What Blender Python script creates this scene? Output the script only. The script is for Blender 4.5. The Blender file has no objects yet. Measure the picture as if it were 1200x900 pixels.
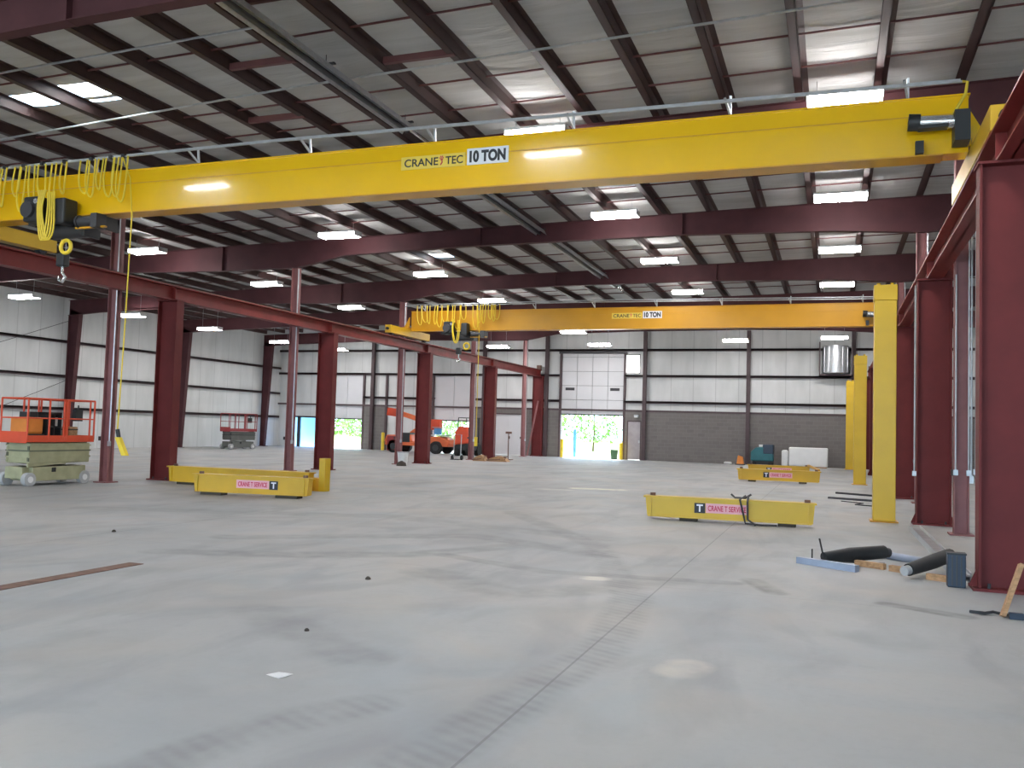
import bpy, math, random
from mathutils import Vector, Matrix
random.seed(7)
C = bpy.context.scene.collection
PI = math.pi

# ------------------------------------------------------------------ materials
def new_mat(name):
    m = bpy.data.materials.new(name); m.use_nodes = True
    nt = m.node_tree; b = nt.nodes['Principled BSDF']
    return m, nt, b
def N(nt, t, **kw):
    n = nt.nodes.new(t)
    for k, v in kw.items(): setattr(n, k, v)
    return n
def math_n(nt, op, a, b=None, c=None, clamp=False):
    n = nt.nodes.new('ShaderNodeMath'); n.operation = op; n.use_clamp = clamp
    for i, v in enumerate((a, b, c)):
        if v is None: continue
        if isinstance(v, (int, float)): n.inputs[i].default_value = v
        else: nt.links.new(v, n.inputs[i])
    return n.outputs[0]
def paint(name, col, rough=.5, metal=0., var=.12, scale=3., bump=0., spec=.5, stretch=None):
    m, nt, b = new_mat(name)
    tc = N(nt, 'ShaderNodeTexCoord'); mp = N(nt, 'ShaderNodeMapping')
    if stretch: mp.inputs['Scale'].default_value = stretch
    nt.links.new(tc.outputs['Object'], mp.inputs[0])
    nz = N(nt, 'ShaderNodeTexNoise'); nz.inputs['Scale'].default_value = scale; nz.inputs['Detail'].default_value = 5
    nt.links.new(mp.outputs[0], nz.inputs['Vector'])
    cr = N(nt, 'ShaderNodeValToRGB')
    cr.color_ramp.elements[0].position = .3; cr.color_ramp.elements[1].position = .7
    cr.color_ramp.elements[0].color = [max(0, c*(1-var)) for c in col]+[1]
    cr.color_ramp.elements[1].color = [min(1, c*(1+var)) for c in col]+[1]
    nt.links.new(nz.outputs[0], cr.inputs[0]); nt.links.new(cr.outputs[0], b.inputs['Base Color'])
    b.inputs['Roughness'].default_value = rough; b.inputs['Metallic'].default_value = metal
    b.inputs['Specular IOR Level'].default_value = spec
    if bump:
        bp = N(nt, 'ShaderNodeBump'); bp.inputs['Strength'].default_value = bump; bp.inputs['Distance'].default_value = .02
        nt.links.new(nz.outputs[0], bp.inputs['Height']); nt.links.new(bp.outputs[0], b.inputs['Normal'])
    return m
def emit(name, col, s):
    m, nt, b = new_mat(name)
    b.inputs['Base Color'].default_value = (.8, .8, .8, 1)
    b.inputs['Emission Color'].default_value = col+(1,); b.inputs['Emission Strength'].default_value = s
    return m

M = {}
M['red'] = paint('crane_red_paint', (.135, .02, .02), .62, var=.15, scale=2, spec=.3)
M['redbeam'] = paint('runway_red_paint', (.19, .025, .022), .5, var=.15, scale=2, spec=.35)
M['pink'] = paint('primer_red_paint', (.27, .11, .11), .55, var=.12, scale=3)
M['rafter'] = paint('rafter_primer', (.075, .026, .03), .65, var=.15, scale=1.5, spec=.25)
M['purlin'] = paint('purlin_primer', (.05, .024, .022), .6, var=.15, scale=2)
M['bridging'] = paint('bridging_primer', (.14, .05, .05), .6)
M['wallsteel'] = paint('wall_steel_primer', (.085, .055, .06), .6)
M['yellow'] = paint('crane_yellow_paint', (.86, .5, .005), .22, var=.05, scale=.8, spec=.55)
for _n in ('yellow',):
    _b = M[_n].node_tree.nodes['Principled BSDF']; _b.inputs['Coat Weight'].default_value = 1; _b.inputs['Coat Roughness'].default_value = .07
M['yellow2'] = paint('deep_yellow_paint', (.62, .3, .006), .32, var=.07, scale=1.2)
M['yellow3'] = paint('column_yellow_paint', (.62, .40, .012), .38, var=.06, scale=2)
M['yellow4'] = paint('floor_beam_yellow', (.62, .37, .012), .45, var=.08, scale=2)
M['rope'] = paint('yellow_cable', (.75, .55, .03), .5)
M['black'] = paint('black_plastic', (.018, .02, .022), .5)
M['rubber'] = paint('tyre_rubber', (.02, .02, .02), .85)
M['dark'] = paint('dark_steel', (.05, .05, .055), .5, .3)
M['galv'] = paint('galvanised_steel', (.5, .52, .54), .38, .7, scale=8)
M['silver'] = paint('bright_aluminium', (.8, .8, .8), .25, .8)
M['white'] = paint('white_enamel', (.78, .78, .77), .45, var=.03)
M['greywheel'] = paint('grey_tyre', (.42, .42, .42), .7)
M['beige'] = paint('beige_lift_paint', (.38, .37, .22), .5, var=.12, scale=5)
M['olive'] = paint('olive_dark_paint', (.13, .14, .09), .5)
M['orange'] = paint('lift_orange_paint', (.68, .075, .025), .45, var=.08)
M['orange2'] = paint('boom_orange_paint', (.75, .16, .05), .45, var=.08)
M['liftred'] = paint('faded_red_paint', (.3, .035, .04), .5)
M['grey'] = paint('grey_paint', (.13, .135, .12), .55)
M['teal'] = paint('teal_plastic', (.015, .12, .14), .45)
M['wood'] = paint('raw_timber', (.42, .24, .12), .75, var=.3, scale=6, stretch=(1, 6, 6))
M['darkwood'] = paint('dark_timber', (.05, .04, .03), .8)
M['cone'] = paint('orange_plastic', (.75, .25, .04), .5)
M['bluepaint'] = paint('blue_paint', (.08, .3, .6), .45)
M['bollard'] = paint('bollard_yellow', (.75, .55, .03), .45)
M['signwhite'] = paint('sign_white', (.8, .8, .82), .5, var=.02)
M['signyellow'] = paint('sign_pale_yellow', (.8, .58, .08), .45, var=.02)
M['ink'] = paint('sign_ink', (.02, .02, .025), .5)
M['redink'] = paint('sign_red_ink', (.6, .02, .08), .5)
M['pinkink'] = paint('sticker_pink', (.8, .42, .45), .5, var=.04)
M['navy'] = paint('navy_bin', (.02, .035, .06), .45)
M['rust'] = paint('rusty_steel', (.17, .095, .07), .75, var=.3, scale=9)
M['paleblue'] = paint('pale_blue_steel', (.33, .38, .48), .4, .3)
M['doorwhite'] = paint('door_white', (.66, .66, .68), .5, var=.03, scale=1)
M['groove'] = paint('door_groove', (.2, .2, .21), .6)
M['shade'] = paint('lamp_housing', (.7, .7, .7), .5)
M['lens'] = emit('lamp_lens', (1., .97, .96), 78)
M['leaf'] = paint('leaf_green', (.16, .3, .07), .6, var=.5, scale=1.3)
M['bark'] = paint('bark', (.12, .08, .05), .9)
M['paper'] = paint('paper', (.85, .85, .85), .8, var=.02)

# white sheet walls with vertical seams
def wallmat(name, axis):
    m, nt, b = new_mat(name)
    tc = N(nt, 'ShaderNodeTexCoord'); sp = N(nt, 'ShaderNodeSeparateXYZ'); nt.links.new(tc.outputs['Object'], sp.inputs[0])
    u = sp.outputs[axis]
    fr = math_n(nt, 'FRACT', math_n(nt, 'MULTIPLY', u, 1/1.22))
    seam = math_n(nt, 'LESS_THAN', fr, .035)
    mp = N(nt, 'ShaderNodeMapping'); mp.inputs['Scale'].default_value = (1.4, 1.4, .35); nt.links.new(tc.outputs['Object'], mp.inputs[0])
    nz = N(nt, 'ShaderNodeTexNoise'); nz.inputs['Scale'].default_value = 1.1; nz.inputs['Detail'].default_value = 4
    nt.links.new(mp.outputs[0], nz.inputs['Vector'])
    cr = N(nt, 'ShaderNodeValToRGB'); cr.color_ramp.elements[0].position = .3; cr.color_ramp.elements[1].position = .7
    cr.color_ramp.elements[0].color = (.58, .59, .58, 1); cr.color_ramp.elements[1].color = (.7, .705, .7, 1)
    nt.links.new(nz.outputs[0], cr.inputs[0])
    mx = N(nt, 'ShaderNodeMix', data_type='RGBA'); nt.links.new(math_n(nt, 'MULTIPLY', seam, .35), mx.inputs[0])
    nt.links.new(cr.outputs[0], mx.inputs[6]); mx.inputs[7].default_value = (.3, .3, .3, 1)
    nt.links.new(mx.outputs[2], b.inputs['Base Color'])
    bp = N(nt, 'ShaderNodeBump'); bp.inputs['Strength'].default_value = .5; bp.inputs['Distance'].default_value = .05
    nt.links.new(math_n(nt, 'ADD', nz.outputs[0], math_n(nt, 'MULTIPLY', math_n(nt, 'PINGPONG', fr, .5), .6)), bp.inputs['Height'])
    nt.links.new(bp.outputs[0], b.inputs['Normal'])
    b.inputs['Roughness'].default_value = .55
    return m
M['wallX'] = wallmat('wall_sheet_x', 'X'); M['wallY'] = wallmat('wall_sheet_y', 'Y')
def blockmat():
    m, nt, b = new_mat('grey_block')
    tc = N(nt, 'ShaderNodeTexCoord'); mp = N(nt, 'ShaderNodeMapping')
    mp.inputs['Rotation'].default_value = (PI/2, 0, 0); nt.links.new(tc.outputs['Object'], mp.inputs[0])
    br = N(nt, 'ShaderNodeTexBrick'); br.inputs['Scale'].default_value = 1
    br.inputs['Brick Width'].default_value = .4; br.inputs['Row Height'].default_value = .2; br.inputs['Mortar Size'].default_value = .008
    br.inputs['Color1'].default_value = (.155, .14, .135, 1); br.inputs['Color2'].default_value = (.175, .16, .15, 1)
    br.inputs['Mortar'].default_value = (.21, .195, .185, 1)
    nt.links.new(mp.outputs[0], br.inputs[0]); nt.links.new(br.outputs[0], b.inputs['Base Color'])
    b.inputs['Roughness'].default_value = .8
    return m
M['block'] = blockmat()
def roofmat():
    m, nt, b = new_mat('vinyl_insulation')
    tc = N(nt, 'ShaderNodeTexCoord'); mp = N(nt, 'ShaderNodeMapping'); mp.inputs['Scale'].default_value = (.35, 2.2, 1)
    nt.links.new(tc.outputs['Object'], mp.inputs[0])
    nz = N(nt, 'ShaderNodeTexNoise'); nz.inputs['Scale'].default_value = 1.2; nz.inputs['Detail'].default_value = 5; nz.inputs['Distortion'].default_value = .6
    nt.links.new(mp.outputs[0], nz.inputs['Vector'])
    cr = N(nt, 'ShaderNodeValToRGB'); cr.color_ramp.elements[0].position = .25; cr.color_ramp.elements[1].position = .75
    cr.color_ramp.elements[0].color = (.44, .435, .425, 1); cr.color_ramp.elements[1].color = (.56, .56, .55, 1)
    nt.links.new(nz.outputs[0], cr.inputs[0]); nt.links.new(cr.outputs[0], b.inputs['Base Color'])
    bp = N(nt, 'ShaderNodeBump'); bp.inputs['Strength'].default_value = .6; bp.inputs['Distance'].default_value = .12
    nt.links.new(nz.outputs[0], bp.inputs['Height']); nt.links.new(bp.outputs[0], b.inputs['Normal'])
    b.inputs['Roughness'].default_value = .85; b.inputs['Specular IOR Level'].default_value = .2
    return m
M['roof'] = roofmat()
def skymat():
    m, nt, b = new_mat('skylight_panel')
    nt.nodes.remove(b)
    out = nt.nodes['Material Output']
    t = N(nt, 'ShaderNodeBsdfTranslucent'); t.inputs[0].default_value = (.95, .95, .93, 1)
    nt.links.new(t.outputs[0], out.inputs[0])
    return m
M['skylight'] = skymat()
def glassmat():
    m, nt, b = new_mat('blue_glass')
    b.inputs['Base Color'].default_value = (.25, .45, .8, 1); b.inputs['Transmission Weight'].default_value = .85
    b.inputs['Roughness'].default_value = .45; b.inputs['IOR'].default_value = 1.1
    return m
M['glass'] = glassmat()

def floormat():
    m, nt, b = new_mat('concrete_floor')
    tc = N(nt, 'ShaderNodeTexCoord'); P = tc.outputs['Object']
    sp = N(nt, 'ShaderNodeSeparateXYZ'); nt.links.new(P, sp.inputs[0]); X, Y = sp.outputs[0], sp.outputs[1]
    def noise(s, d=5, dist=0, sc=(1, 1, 1)):
        mp = N(nt, 'ShaderNodeMapping'); mp.inputs['Scale'].default_value = sc; nt.links.new(P, mp.inputs[0])
        n = N(nt, 'ShaderNodeTexNoise'); n.inputs['Scale'].default_value = s; n.inputs['Detail'].default_value = d; n.inputs['Distortion'].default_value = dist
        nt.links.new(mp.outputs[0], n.inputs['Vector']); return n.outputs[0]
    def ramp(v, a, b_, ca, cb):
        r = N(nt, 'ShaderNodeValToRGB'); r.color_ramp.elements[0].position = a; r.color_ramp.elements[1].position = b_
        r.color_ramp.elements[0].color = ca+(1,); r.color_ramp.elements[1].color = cb+(1,)
        nt.links.new(v, r.inputs[0]); return r.outputs[0]
    def mix(f, a, c):
        x = N(nt, 'ShaderNodeMix', data_type='RGBA')
        nt.links.new(f, x.inputs[0]); nt.links.new(a, x.inputs[6])
        if isinstance(c, tuple): x.inputs[7].default_value = c+(1,)
        else: nt.links.new(c, x.inputs[7])
        return x.outputs[2]
    col = ramp(noise(.35, 6, .8), .3, .7, (.335, .35, .362), (.43, .437, .435))
    col = mix(math_n(nt, 'MULTIPLY', ramp(noise(.9, 8, 1.5, (1, .6, 1)), .5, .7, (0, 0, 0), (1, 1, 1)), .6), col, (.28, .285, .29))
    col = mix(math_n(nt, 'MULTIPLY', ramp(noise(.16, 3), .55, .75, (0, 0, 0), (1, 1, 1)), .4), col, (.5, .485, .44))
    col = mix(math_n(nt, 'MULTIPLY', ramp(noise(14, 3), .5, .8, (0, 0, 0), (1, 1, 1)), .28), col, (.33, .33, .33))
    col = mix(math_n(nt, 'MULTIPLY', ramp(noise(.55, 7, 2.5, (1.2, .35, 1)), .5, .64, (0, 0, 0), (1, 1, 1)), .5), col, (.28, .285, .3))
    col = mix(math_n(nt, 'MULTIPLY', ramp(noise(.42, 5, 1.2), .45, .7, (0, 0, 0), (1, 1, 1)), .55), col, (.46, .425, .38))
    col = mix(math_n(nt, 'MULTIPLY', ramp(noise(.6, 4, 1.), .5, .75, (0, 0, 0), (1, 1, 1)), .4), col, (.36, .42, .46))
    wob = math_n(nt, 'MULTIPLY', math_n(nt, 'SUBTRACT', noise(1.7, 4), .5), .5)
    brk = ramp(noise(3.2, 5), .38, .62, (0, 0, 0), (1, 1, 1))
    def seg(x0, y0, x1, y1, w):
        dx, dy = x1-x0, y1-y0; L2 = dx*dx+dy*dy
        px = math_n(nt, 'SUBTRACT', X, x0); py = math_n(nt, 'SUBTRACT', Y, y0)
        t = math_n(nt, 'ADD', math_n(nt, 'MULTIPLY', px, dx/L2), math_n(nt, 'MULTIPLY', py, dy/L2), clamp=True)
        ex = math_n(nt, 'SUBTRACT', px, math_n(nt, 'MULTIPLY', t, dx)); ey = math_n(nt, 'SUBTRACT', py, math_n(nt, 'MULTIPLY', t, dy))
        d = math_n(nt, 'SQRT', math_n(nt, 'ADD', math_n(nt, 'MULTIPLY', ex, ex), math_n(nt, 'MULTIPLY', ey, ey)))
        d = math_n(nt, 'ADD', d, math_n(nt, 'MULTIPLY', wob, w))
        return math_n(nt, 'SUBTRACT', 1, math_n(nt, 'DIVIDE', d, w), clamp=True)
    def poly(pts, w, amt, colr, tread=0):
        nonlocal col
        acc = None
        for a, c in zip(pts, pts[1:]):
            s = seg(*a, *c, w); acc = s if acc is None else math_n(nt, 'MAXIMUM', acc, s)
        acc = math_n(nt, 'MULTIPLY', acc, 2.2, clamp=True)
        if tread:
            wv = math_n(nt, 'SINE', math_n(nt, 'MULTIPLY', math_n(nt, 'ADD', Y, math_n(nt, 'MULTIPLY', X, .45)), tread))
            acc = math_n(nt, 'MULTIPLY', acc, math_n(nt, 'ADD', math_n(nt, 'MULTIPLY', wv, .18), .7))
        acc = math_n(nt, 'MULTIPLY', acc, math_n(nt, 'ADD', math_n(nt, 'MULTIPLY', brk, .6), .4))
        col = mix(math_n(nt, 'MULTIPLY', acc, amt), col, colr)
    dk = (.2, .2, .205)
    poly([(-3.2, 2.4), (-2.92, 3.35), (-2.77, 3.93), (-2.47, 4.54)], .22, .55, dk, 55)
    poly([(-1.95, 2.9), (-1.83, 3.79), (-1.76, 4.47), (-1.67, 5.38), (-1.55, 6.38), (-1.8, 8.47), (-3.03, 11.95), (-5.7, 15.87)], .24, .6, dk, 55)
    poly([(-7.5, 8.6), (-6.16, 9.09), (-4.87, 9.88), (-4.05, 11.31)], .3, .55, dk)
    poly([(-4.53, 6.34), (-3.66, 5.77), (-3.02, 5.41)], .3, .4, dk)
    poly([(-4.14, 8.83), (-2.9, 8.1), (-2.3, 8.66), (-1.6, 9.6)], .35, .45, dk)
    poly([(-4.51, 10.1), (-2.99, 9.5), (-1., 9.8)], .16, .5, dk)
    poly([(-7.69, 10.1), (-4.86, 12.09), (-2.82, 11.13)], .3, .5, dk)
    poly([(-12, 12.0), (-7.2, 13.8), (-3.2, 12.8)], .4, .35, dk)
    poly([(.5, 9.34), (1.13, 9.02)], .14, .75, (.13, .13, .12))
    poly([(-.83, 10.1), (-.52, 9.42)], .16, .6, (.15, .15, .14))
    poly([(-2.42, 9.33), (-2.36, 9.35)], .16, .7, (.75, .72, .62))  # two pale patches: lamp reflections and dry spots painted into the colour
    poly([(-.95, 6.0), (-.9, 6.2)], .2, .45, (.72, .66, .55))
    poly([(-6.5, 23.4), (-5.5, 23.6)], .35, .8, (.8, .78, .6))  # pale streak paints door light reflected by a wet patch
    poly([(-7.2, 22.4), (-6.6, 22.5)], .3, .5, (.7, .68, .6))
    # saw-cut control joints
    jx = math_n(nt, 'LESS_THAN', math_n(nt, 'ABSOLUTE', math_n(nt, 'SUBTRACT', math_n(nt, 'FRACT', math_n(nt, 'DIVIDE', math_n(nt, 'ADD', X, 1.66+76.2), 7.62)), .0012)), .0011)
    jy = math_n(nt, 'LESS_THAN', math_n(nt, 'ABSOLUTE', math_n(nt, 'SUBTRACT', math_n(nt, 'FRACT', math_n(nt, 'DIVIDE', math_n(nt, 'ADD', Y, 76.2-9.18), 7.62)), .0012)), .0011)
    col = mix(math_n(nt, 'MULTIPLY', math_n(nt, 'ADD', math_n(nt, 'MULTIPLY', jx, .5), math_n(nt, 'MULTIPLY', jy, .2)), 1), col, (.15, .15, .15))
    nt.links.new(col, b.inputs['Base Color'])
    rg = ramp(noise(.5, 5, .5), .35, .7, (.5, .5, .5), (.7, .7, .7))
    nt.links.new(rg, b.inputs['Roughness']); b.inputs['Specular IOR Level'].default_value = .3
    bp = N(nt, 'ShaderNodeBump'); bp.inputs['Strength'].default_value = .12; bp.inputs['Distance'].default_value = .01
    nt.links.new(noise(9, 6), bp.inputs['Height']); nt.links.new(bp.outputs[0], b.inputs['Normal'])
    return m
M['floor'] = floormat()
M['outground'] = paint('outside_gravel', (.5, .5, .45), .9, var=.15, scale=.6)
M['grass'] = paint('outside_grass', (.2, .3, .08), .9, var=.3, scale=.8)

# ------------------------------------------------------------------ mesh helpers
class MB:
    def __init__(s): s.v = []; s.f = []; s.sm = []
    def add(s, vs, fs, smooth=False):
        o = len(s.v); s.v += [tuple(v) for v in vs]; s.f += [tuple(i+o for i in f) for f in fs]; s.sm += [smooth]*len(fs); return s
    def box(s, x0, x1, y0, y1, z0, z1):
        x0, x1 = sorted((x0, x1)); y0, y1 = sorted((y0, y1)); z0, z1 = sorted((z0, z1))
        return s.add([(x0, y0, z0), (x1, y0, z0), (x1, y1, z0), (x0, y1, z0), (x0, y0, z1), (x1, y0, z1), (x1, y1, z1), (x0, y1, z1)],
              [(0, 3, 2, 1), (4, 5, 6, 7), (0, 1, 5, 4), (1, 2, 6, 5), (2, 3, 7, 6), (3, 0, 4, 7)])
    def cbox(s, c, d): return s.box(c[0]-d[0]/2, c[0]+d[0]/2, c[1]-d[1]/2, c[1]+d[1]/2, c[2]-d[2]/2, c[2]+d[2]/2)
    def bar(s, a, b, w, h, up=(0, 0, 1)):       # square bar from a to b
        a, b = Vector(a), Vector(b); d = (b-a).normalized(); up = Vector(up)
        if abs(d.dot(up)) > .98: up = Vector((0, 1, 0))
        r = d.cross(up).normalized(); u = r.cross(d)
        vs = [p+r*i*w/2+u*j*h/2 for p in (a, b) for i, j in ((-1, -1), (1, -1), (1, 1), (-1, 1))]
        return s.add(vs, [(0, 1, 2, 3), (7, 6, 5, 4), (0, 4, 5, 1), (1, 5, 6, 2), (2, 6, 7, 3), (3, 7, 4, 0)])
    def tube(s, pts, r, n=8, closed=False):
        pts = [Vector(p) for p in pts]; rings = []; m = len(pts); prev = None
        for i, p in enumerate(pts):
            if closed: d = (pts[(i+1) % m]-pts[i-1]).normalized()
            else: d = (pts[min(i+1, m-1)]-pts[max(i-1, 0)]).normalized()
            ref = prev if prev is not None else (Vector((0, 0, 1)) if abs(d.z) < .9 else Vector((0, 1, 0)))
            a = (ref-d*ref.dot(d)).normalized(); prev = a; bb = d.cross(a)
            rr = r[i] if isinstance(r, (list, tuple)) else r
            rings.append([p+(a*math.cos(2*PI*k/n)+bb*math.sin(2*PI*k/n))*rr for k in range(n)])
        vs = [v for q in rings for v in q]; fs = []
        for i in range(m if closed else m-1):
            j = (i+1) % m
            for k in range(n): fs.append((i*n+k, i*n+(k+1) % n, j*n+(k+1) % n, j*n+k))
        if not closed: fs += [tuple(range(n))[::-1], tuple((m-1)*n+k for k in range(n))]
        return s.add(vs, fs, True)
    def cyl(s, a, b, r, n=16): 
        s.tube([a, b], r, n); return s
    def prism(s, prof, axis, a, b):             # polygon prof in the two other axes, extruded along axis
        n = len(prof); vs = []
        for t in (a, b):
            for p in prof:
                q = list(p); q.insert(axis, t); vs.append(q)
        return s.add(vs, [tuple(range(n))[::-1], tuple(range(n, 2*n))]+[(i, (i+1) % n, n+(i+1) % n, n+i) for i in range(n)])
    def build(s, name, m, parent=None, loc=None, bevel=0, kind=None, label=None, cat=None, group=None, rotz=0):
        me = bpy.data.meshes.new(name); me.from_pydata(s.v, [], s.f); me.update()
        me.polygons.foreach_set('use_smooth', s.sm)
        import bmesh
        bm = bmesh.new(); bm.from_mesh(me); bmesh.ops.recalc_face_normals(bm, faces=bm.faces); bm.to_mesh(me); bm.free()
        if any(s.sm): me.set_sharp_from_angle(angle=.9)
        me.materials.append(m)
        o = bpy.data.objects.new(name, me); C.objects.link(o)
        if parent: o.parent = parent
        if loc: o.location = loc
        if rotz: o.rotation_euler.z = rotz
        if bevel:
            bv = o.modifiers.new('bevel', 'BEVEL'); bv.width = bevel; bv.segments = 2; bv.limit_method = 'ANGLE'
        tag(o, label, cat, group, kind)
        return o
def tag(o, label=None, cat=None, group=None, kind=None):
    for k, v in (('label', label), ('category', cat), ('group', group), ('kind', kind)):
        if v: o[k] = v
    return o
def soft(pts, n=2):
    for _ in range(n):
        q = [pts[0]]
        for a, b in zip(pts, pts[1:]): q += [tuple(.75*i+.25*j for i, j in zip(a, b)), tuple(.25*i+.75*j for i, j in zip(a, b))]
        pts = q+[pts[-1]]
    return pts
def thing(name, label, cat, loc=(0, 0, 0), rz=0, group=None):
    o = bpy.data.objects.new(name, None); C.objects.link(o); o.location = loc; o.rotation_euler.z = rz; o.empty_display_size = .2
    return tag(o, label, cat, group)
def struct(mb, name, m, parent=None): return mb.build(name, m, parent, kind=None if parent else 'structure')
def copy_tree(o, parent=None):
    c = o.copy(); C.objects.link(c)
    if parent: c.parent = parent
    for ch in list(o.children): copy_tree(ch, c)
    return c
def relabel(o, label=None, group=None, loc=None, rz=None):
    if label: o['label'] = label
    if group: o['group'] = group
    if loc is not None: o.location = loc
    if rz is not None: o.rotation_euler.z = rz
    return o
def lettering(name, txt, m, parent, cx, y, cz, width, height, bold=0.0, face=-1):
    cu = bpy.data.curves.new(name, 'FONT'); cu.body = txt; cu.size = 1; cu.extrude = .02; cu.offset = bold; cu.align_x = 'CENTER'; cu.align_y = 'CENTER'
    t = bpy.data.objects.new('tmp', cu); C.objects.link(t)
    dg = bpy.context.evaluated_depsgraph_get(); me = bpy.data.meshes.new_from_object(t.evaluated_get(dg))
    bpy.data.objects.remove(t)
    xs = [v.co.x for v in me.vertices]; ys = [v.co.y for v in me.vertices]
    sx = width/(max(xs)-min(xs)); sy = height/(max(ys)-min(ys)); mx = (max(xs)+min(xs))/2; my = (max(ys)+min(ys))/2
    for v in me.vertices:
        X, Z, D = (v.co.x-mx)*sx, (v.co.y-my)*sy, v.co.z*.15
        v.co = (cx+X, y-D, cz+Z)
    me.materials.clear(); me.materials.append(m)
    o = bpy.data.objects.new(name, me); C.objects.link(o); o.parent = parent
    return o

# ------------------------------------------------------------------ layout constants (metres)
XL, XR = -16.15, 1.77            # crane runway lines
YC = [3.19+7.613*k for k in range(7)]      # crane columns 3.19 .. 48.87
YF = [1.56+7.613*k for k in range(7)]      # building frames 1.56 .. 47.24
WL, WR, WB, WF = -34.1, 11.0, 49.3, -12.0
def zroof(x): return 7.78+.018*(x-3) if x > -19.3 else 7.38+(x+19.3)*.025
PD = .21                          # purlin depth

# ------------------------------------------------------------------ setting: floor, roof, walls
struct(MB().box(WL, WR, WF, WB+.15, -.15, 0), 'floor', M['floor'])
struct(MB().box(WL-40, WR+40, WB+.15, WB+12, -.2, -.03), 'floor_apron', M['outground'])
struct(MB().box(WL-60, WR+60, WB+12, WB+90, -.25, -.05), 'floor_verge', M['grass'])
struct(MB().box(WL-10, WR+10, WF-40, WF, -.2, -.03), 'floor_front_apron', M['outground'])
# roof insulation sagging a little between the purlins
px = []; x = 2.04
while x > WL: px.append(round(x, 3)); x -= 1.313
x = 2.04+1.313
while x < WR: px.append(round(x, 3)); x += 1.313
px.sort()
SKY = [(-14.95, -14.2, 12.35, 12.92), (-13.68, -12.8, 12.25, 12.85), (-13.68, -12.8, 13.0, 13.12), (-13.95, -12.75, 28.3, 29.0), (-.55, .6, 27.2, 27.9)]
def inside_sky(x, y): return any(a < x < b and c < y < d for a, b, c, d in SKY)
xs = sorted(set([WL, WR]+[v for a in px for v in (a, a+.33, a+.656, a+.98) if WL < v < WR]+[v for q in SKY for v in q[:2]]))
ys = sorted(set([WF+i*1.2 for i in range(52) if WF+i*1.2 < WB]+[WB]+[v for q in SKY for v in q[2:]]))
def zr(x, y):
    fr = ((x-2.04)/1.313) % 1
    return zroof(x)+PD+.005-.035*math.sin(PI*fr)*(1+.25*math.sin(y*5.2+x))
mb = MB(); idx = {}
for i, a in enumerate(xs):
    for j, b in enumerate(ys): idx[i, j] = len(mb.v); mb.v.append((a, b, zr(a, b)))
for i in range(len(xs)-1):
    for j in range(len(ys)-1):
        if not inside_sky((xs[i]+xs[i+1])/2, (ys[j]+ys[j+1])/2):
            mb.f.append((idx[i, j], idx[i, j+1], idx[i+1, j+1], idx[i+1, j])); mb.sm.append(True)
struct(mb, 'ceiling', M['roof'])
for n, q in enumerate(SKY):
    a, b, c, d = q; z = zroof((a+b)/2)+PD+.06
    w = struct(MB().box(a-.05, b+.05, c-.05, d+.05, z, z+.01), 'window_%d' % (n+3), M['skylight'])

def wall_grid(name, m, axis, pos, th, u0, u1, z0, z1, holes):
    us = sorted(set([u0, u1]+[min(max(v, u0), u1) for h in holes for v in h[:2]])); zs = sorted(set([z0, z1]+[min(max(v, z0), z1) for h in holes for v in h[2:]]))
    mb = MB()
    for a, b in zip(us, us[1:]):
        for c, d in zip(zs, zs[1:]):
            u, z = (a+b)/2, (c+d)/2
            if any(h[0] < u < h[1] and h[2] < z < h[3] for h in holes): continue
            if axis == 'X': mb.box(a, b, pos, pos+th, c, d)
            else: mb.box(pos, pos+th, a, b, c, d)
    return struct(mb, name, m)
# openings in the back wall: u0,u1,z0,z1
H_DOCK = (-14.85, -11.2, 0, 6.0); H_LEFT = (-30.2, -27.85, 0, 4.7); H_MID = (-22.9, -20.4, 0, 4.62); H_WIN = (-11.12, -10.28, 4.85, 5.96)
H_GL = (-33.35, -31.1, 0, 1.95); H_DBL = (-18.95, -17.15, 0, 2.45); H_PER = (-10.93, -10.12, 0, 2.2)
HS = [H_DOCK, H_LEFT, H_MID, H_WIN, H_GL, H_DBL, H_PER]
wall_grid('wall_back', M['wallX'], 'X', WB, .2, WL, WR, 0, 8.35, HS+[(-27.85, WR, 0, 2.78)])
wall_grid('wall_back_blockwork', M['block'], 'X', WB-.12, .32, -27.85, WR, 0, 2.78, HS+[(-26.2, -22.9, 0, 2.78), (-20.4, -18.95, 9, 9.1)])
wall_grid('wall_back_liner', M['wallX'], 'X', WB+.02, .18, -26.2, -22.9, 0, 2.78, [])
wall_grid('wall_left', M['wallY'], 'Y', WL-.2, .2, WF, WB, 0, 7.4, [])
wall_grid('wall_right', M['wallY'], 'Y', WR, .2, WF, WB, 0, 8.4, [])
wall_grid('wall_front', M['wallX'], 'X', WF-.2, .2, WL, WR, 0, 8.35, [(-31, -18, 0, 5.4), (-14, 8, 0, 5.8)])
tn = [0]
def trim(mb, m): tn[0] += 1; return struct(mb, 'trim_%d' % tn[0], m)
GB = .16
for z, hs in ((3.26, [(-27.85, -22.9), (-20.35, -14.95), (-11.15, WR)]), (4.73, [(WL, -14.95), (-11.15, WR)]), (6.19, [(WL, WR)])):
    mb = MB()
    for a, b in hs: mb.box(a, b, WB-GB, WB-.002, z-.05, z+.05).box(a, b, WB-GB, WB-GB+.012, z-.09, z+.05)
    trim(mb, M['wallsteel'])
for z in (1.9, 3.42, 5.05):
    trim(MB().box(WL+.002, WL+GB, WF, WB-GB, z-.04, z+.05).box(WL+GB-.012, WL+GB, WF, WB-GB, z-.09, z+.05), M['wallsteel'])
trim(MB().box(WL, WR, WB-.16, WB-.12, 2.70, 2.80), M['wallsteel'])      # cap over the blockwork
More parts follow.
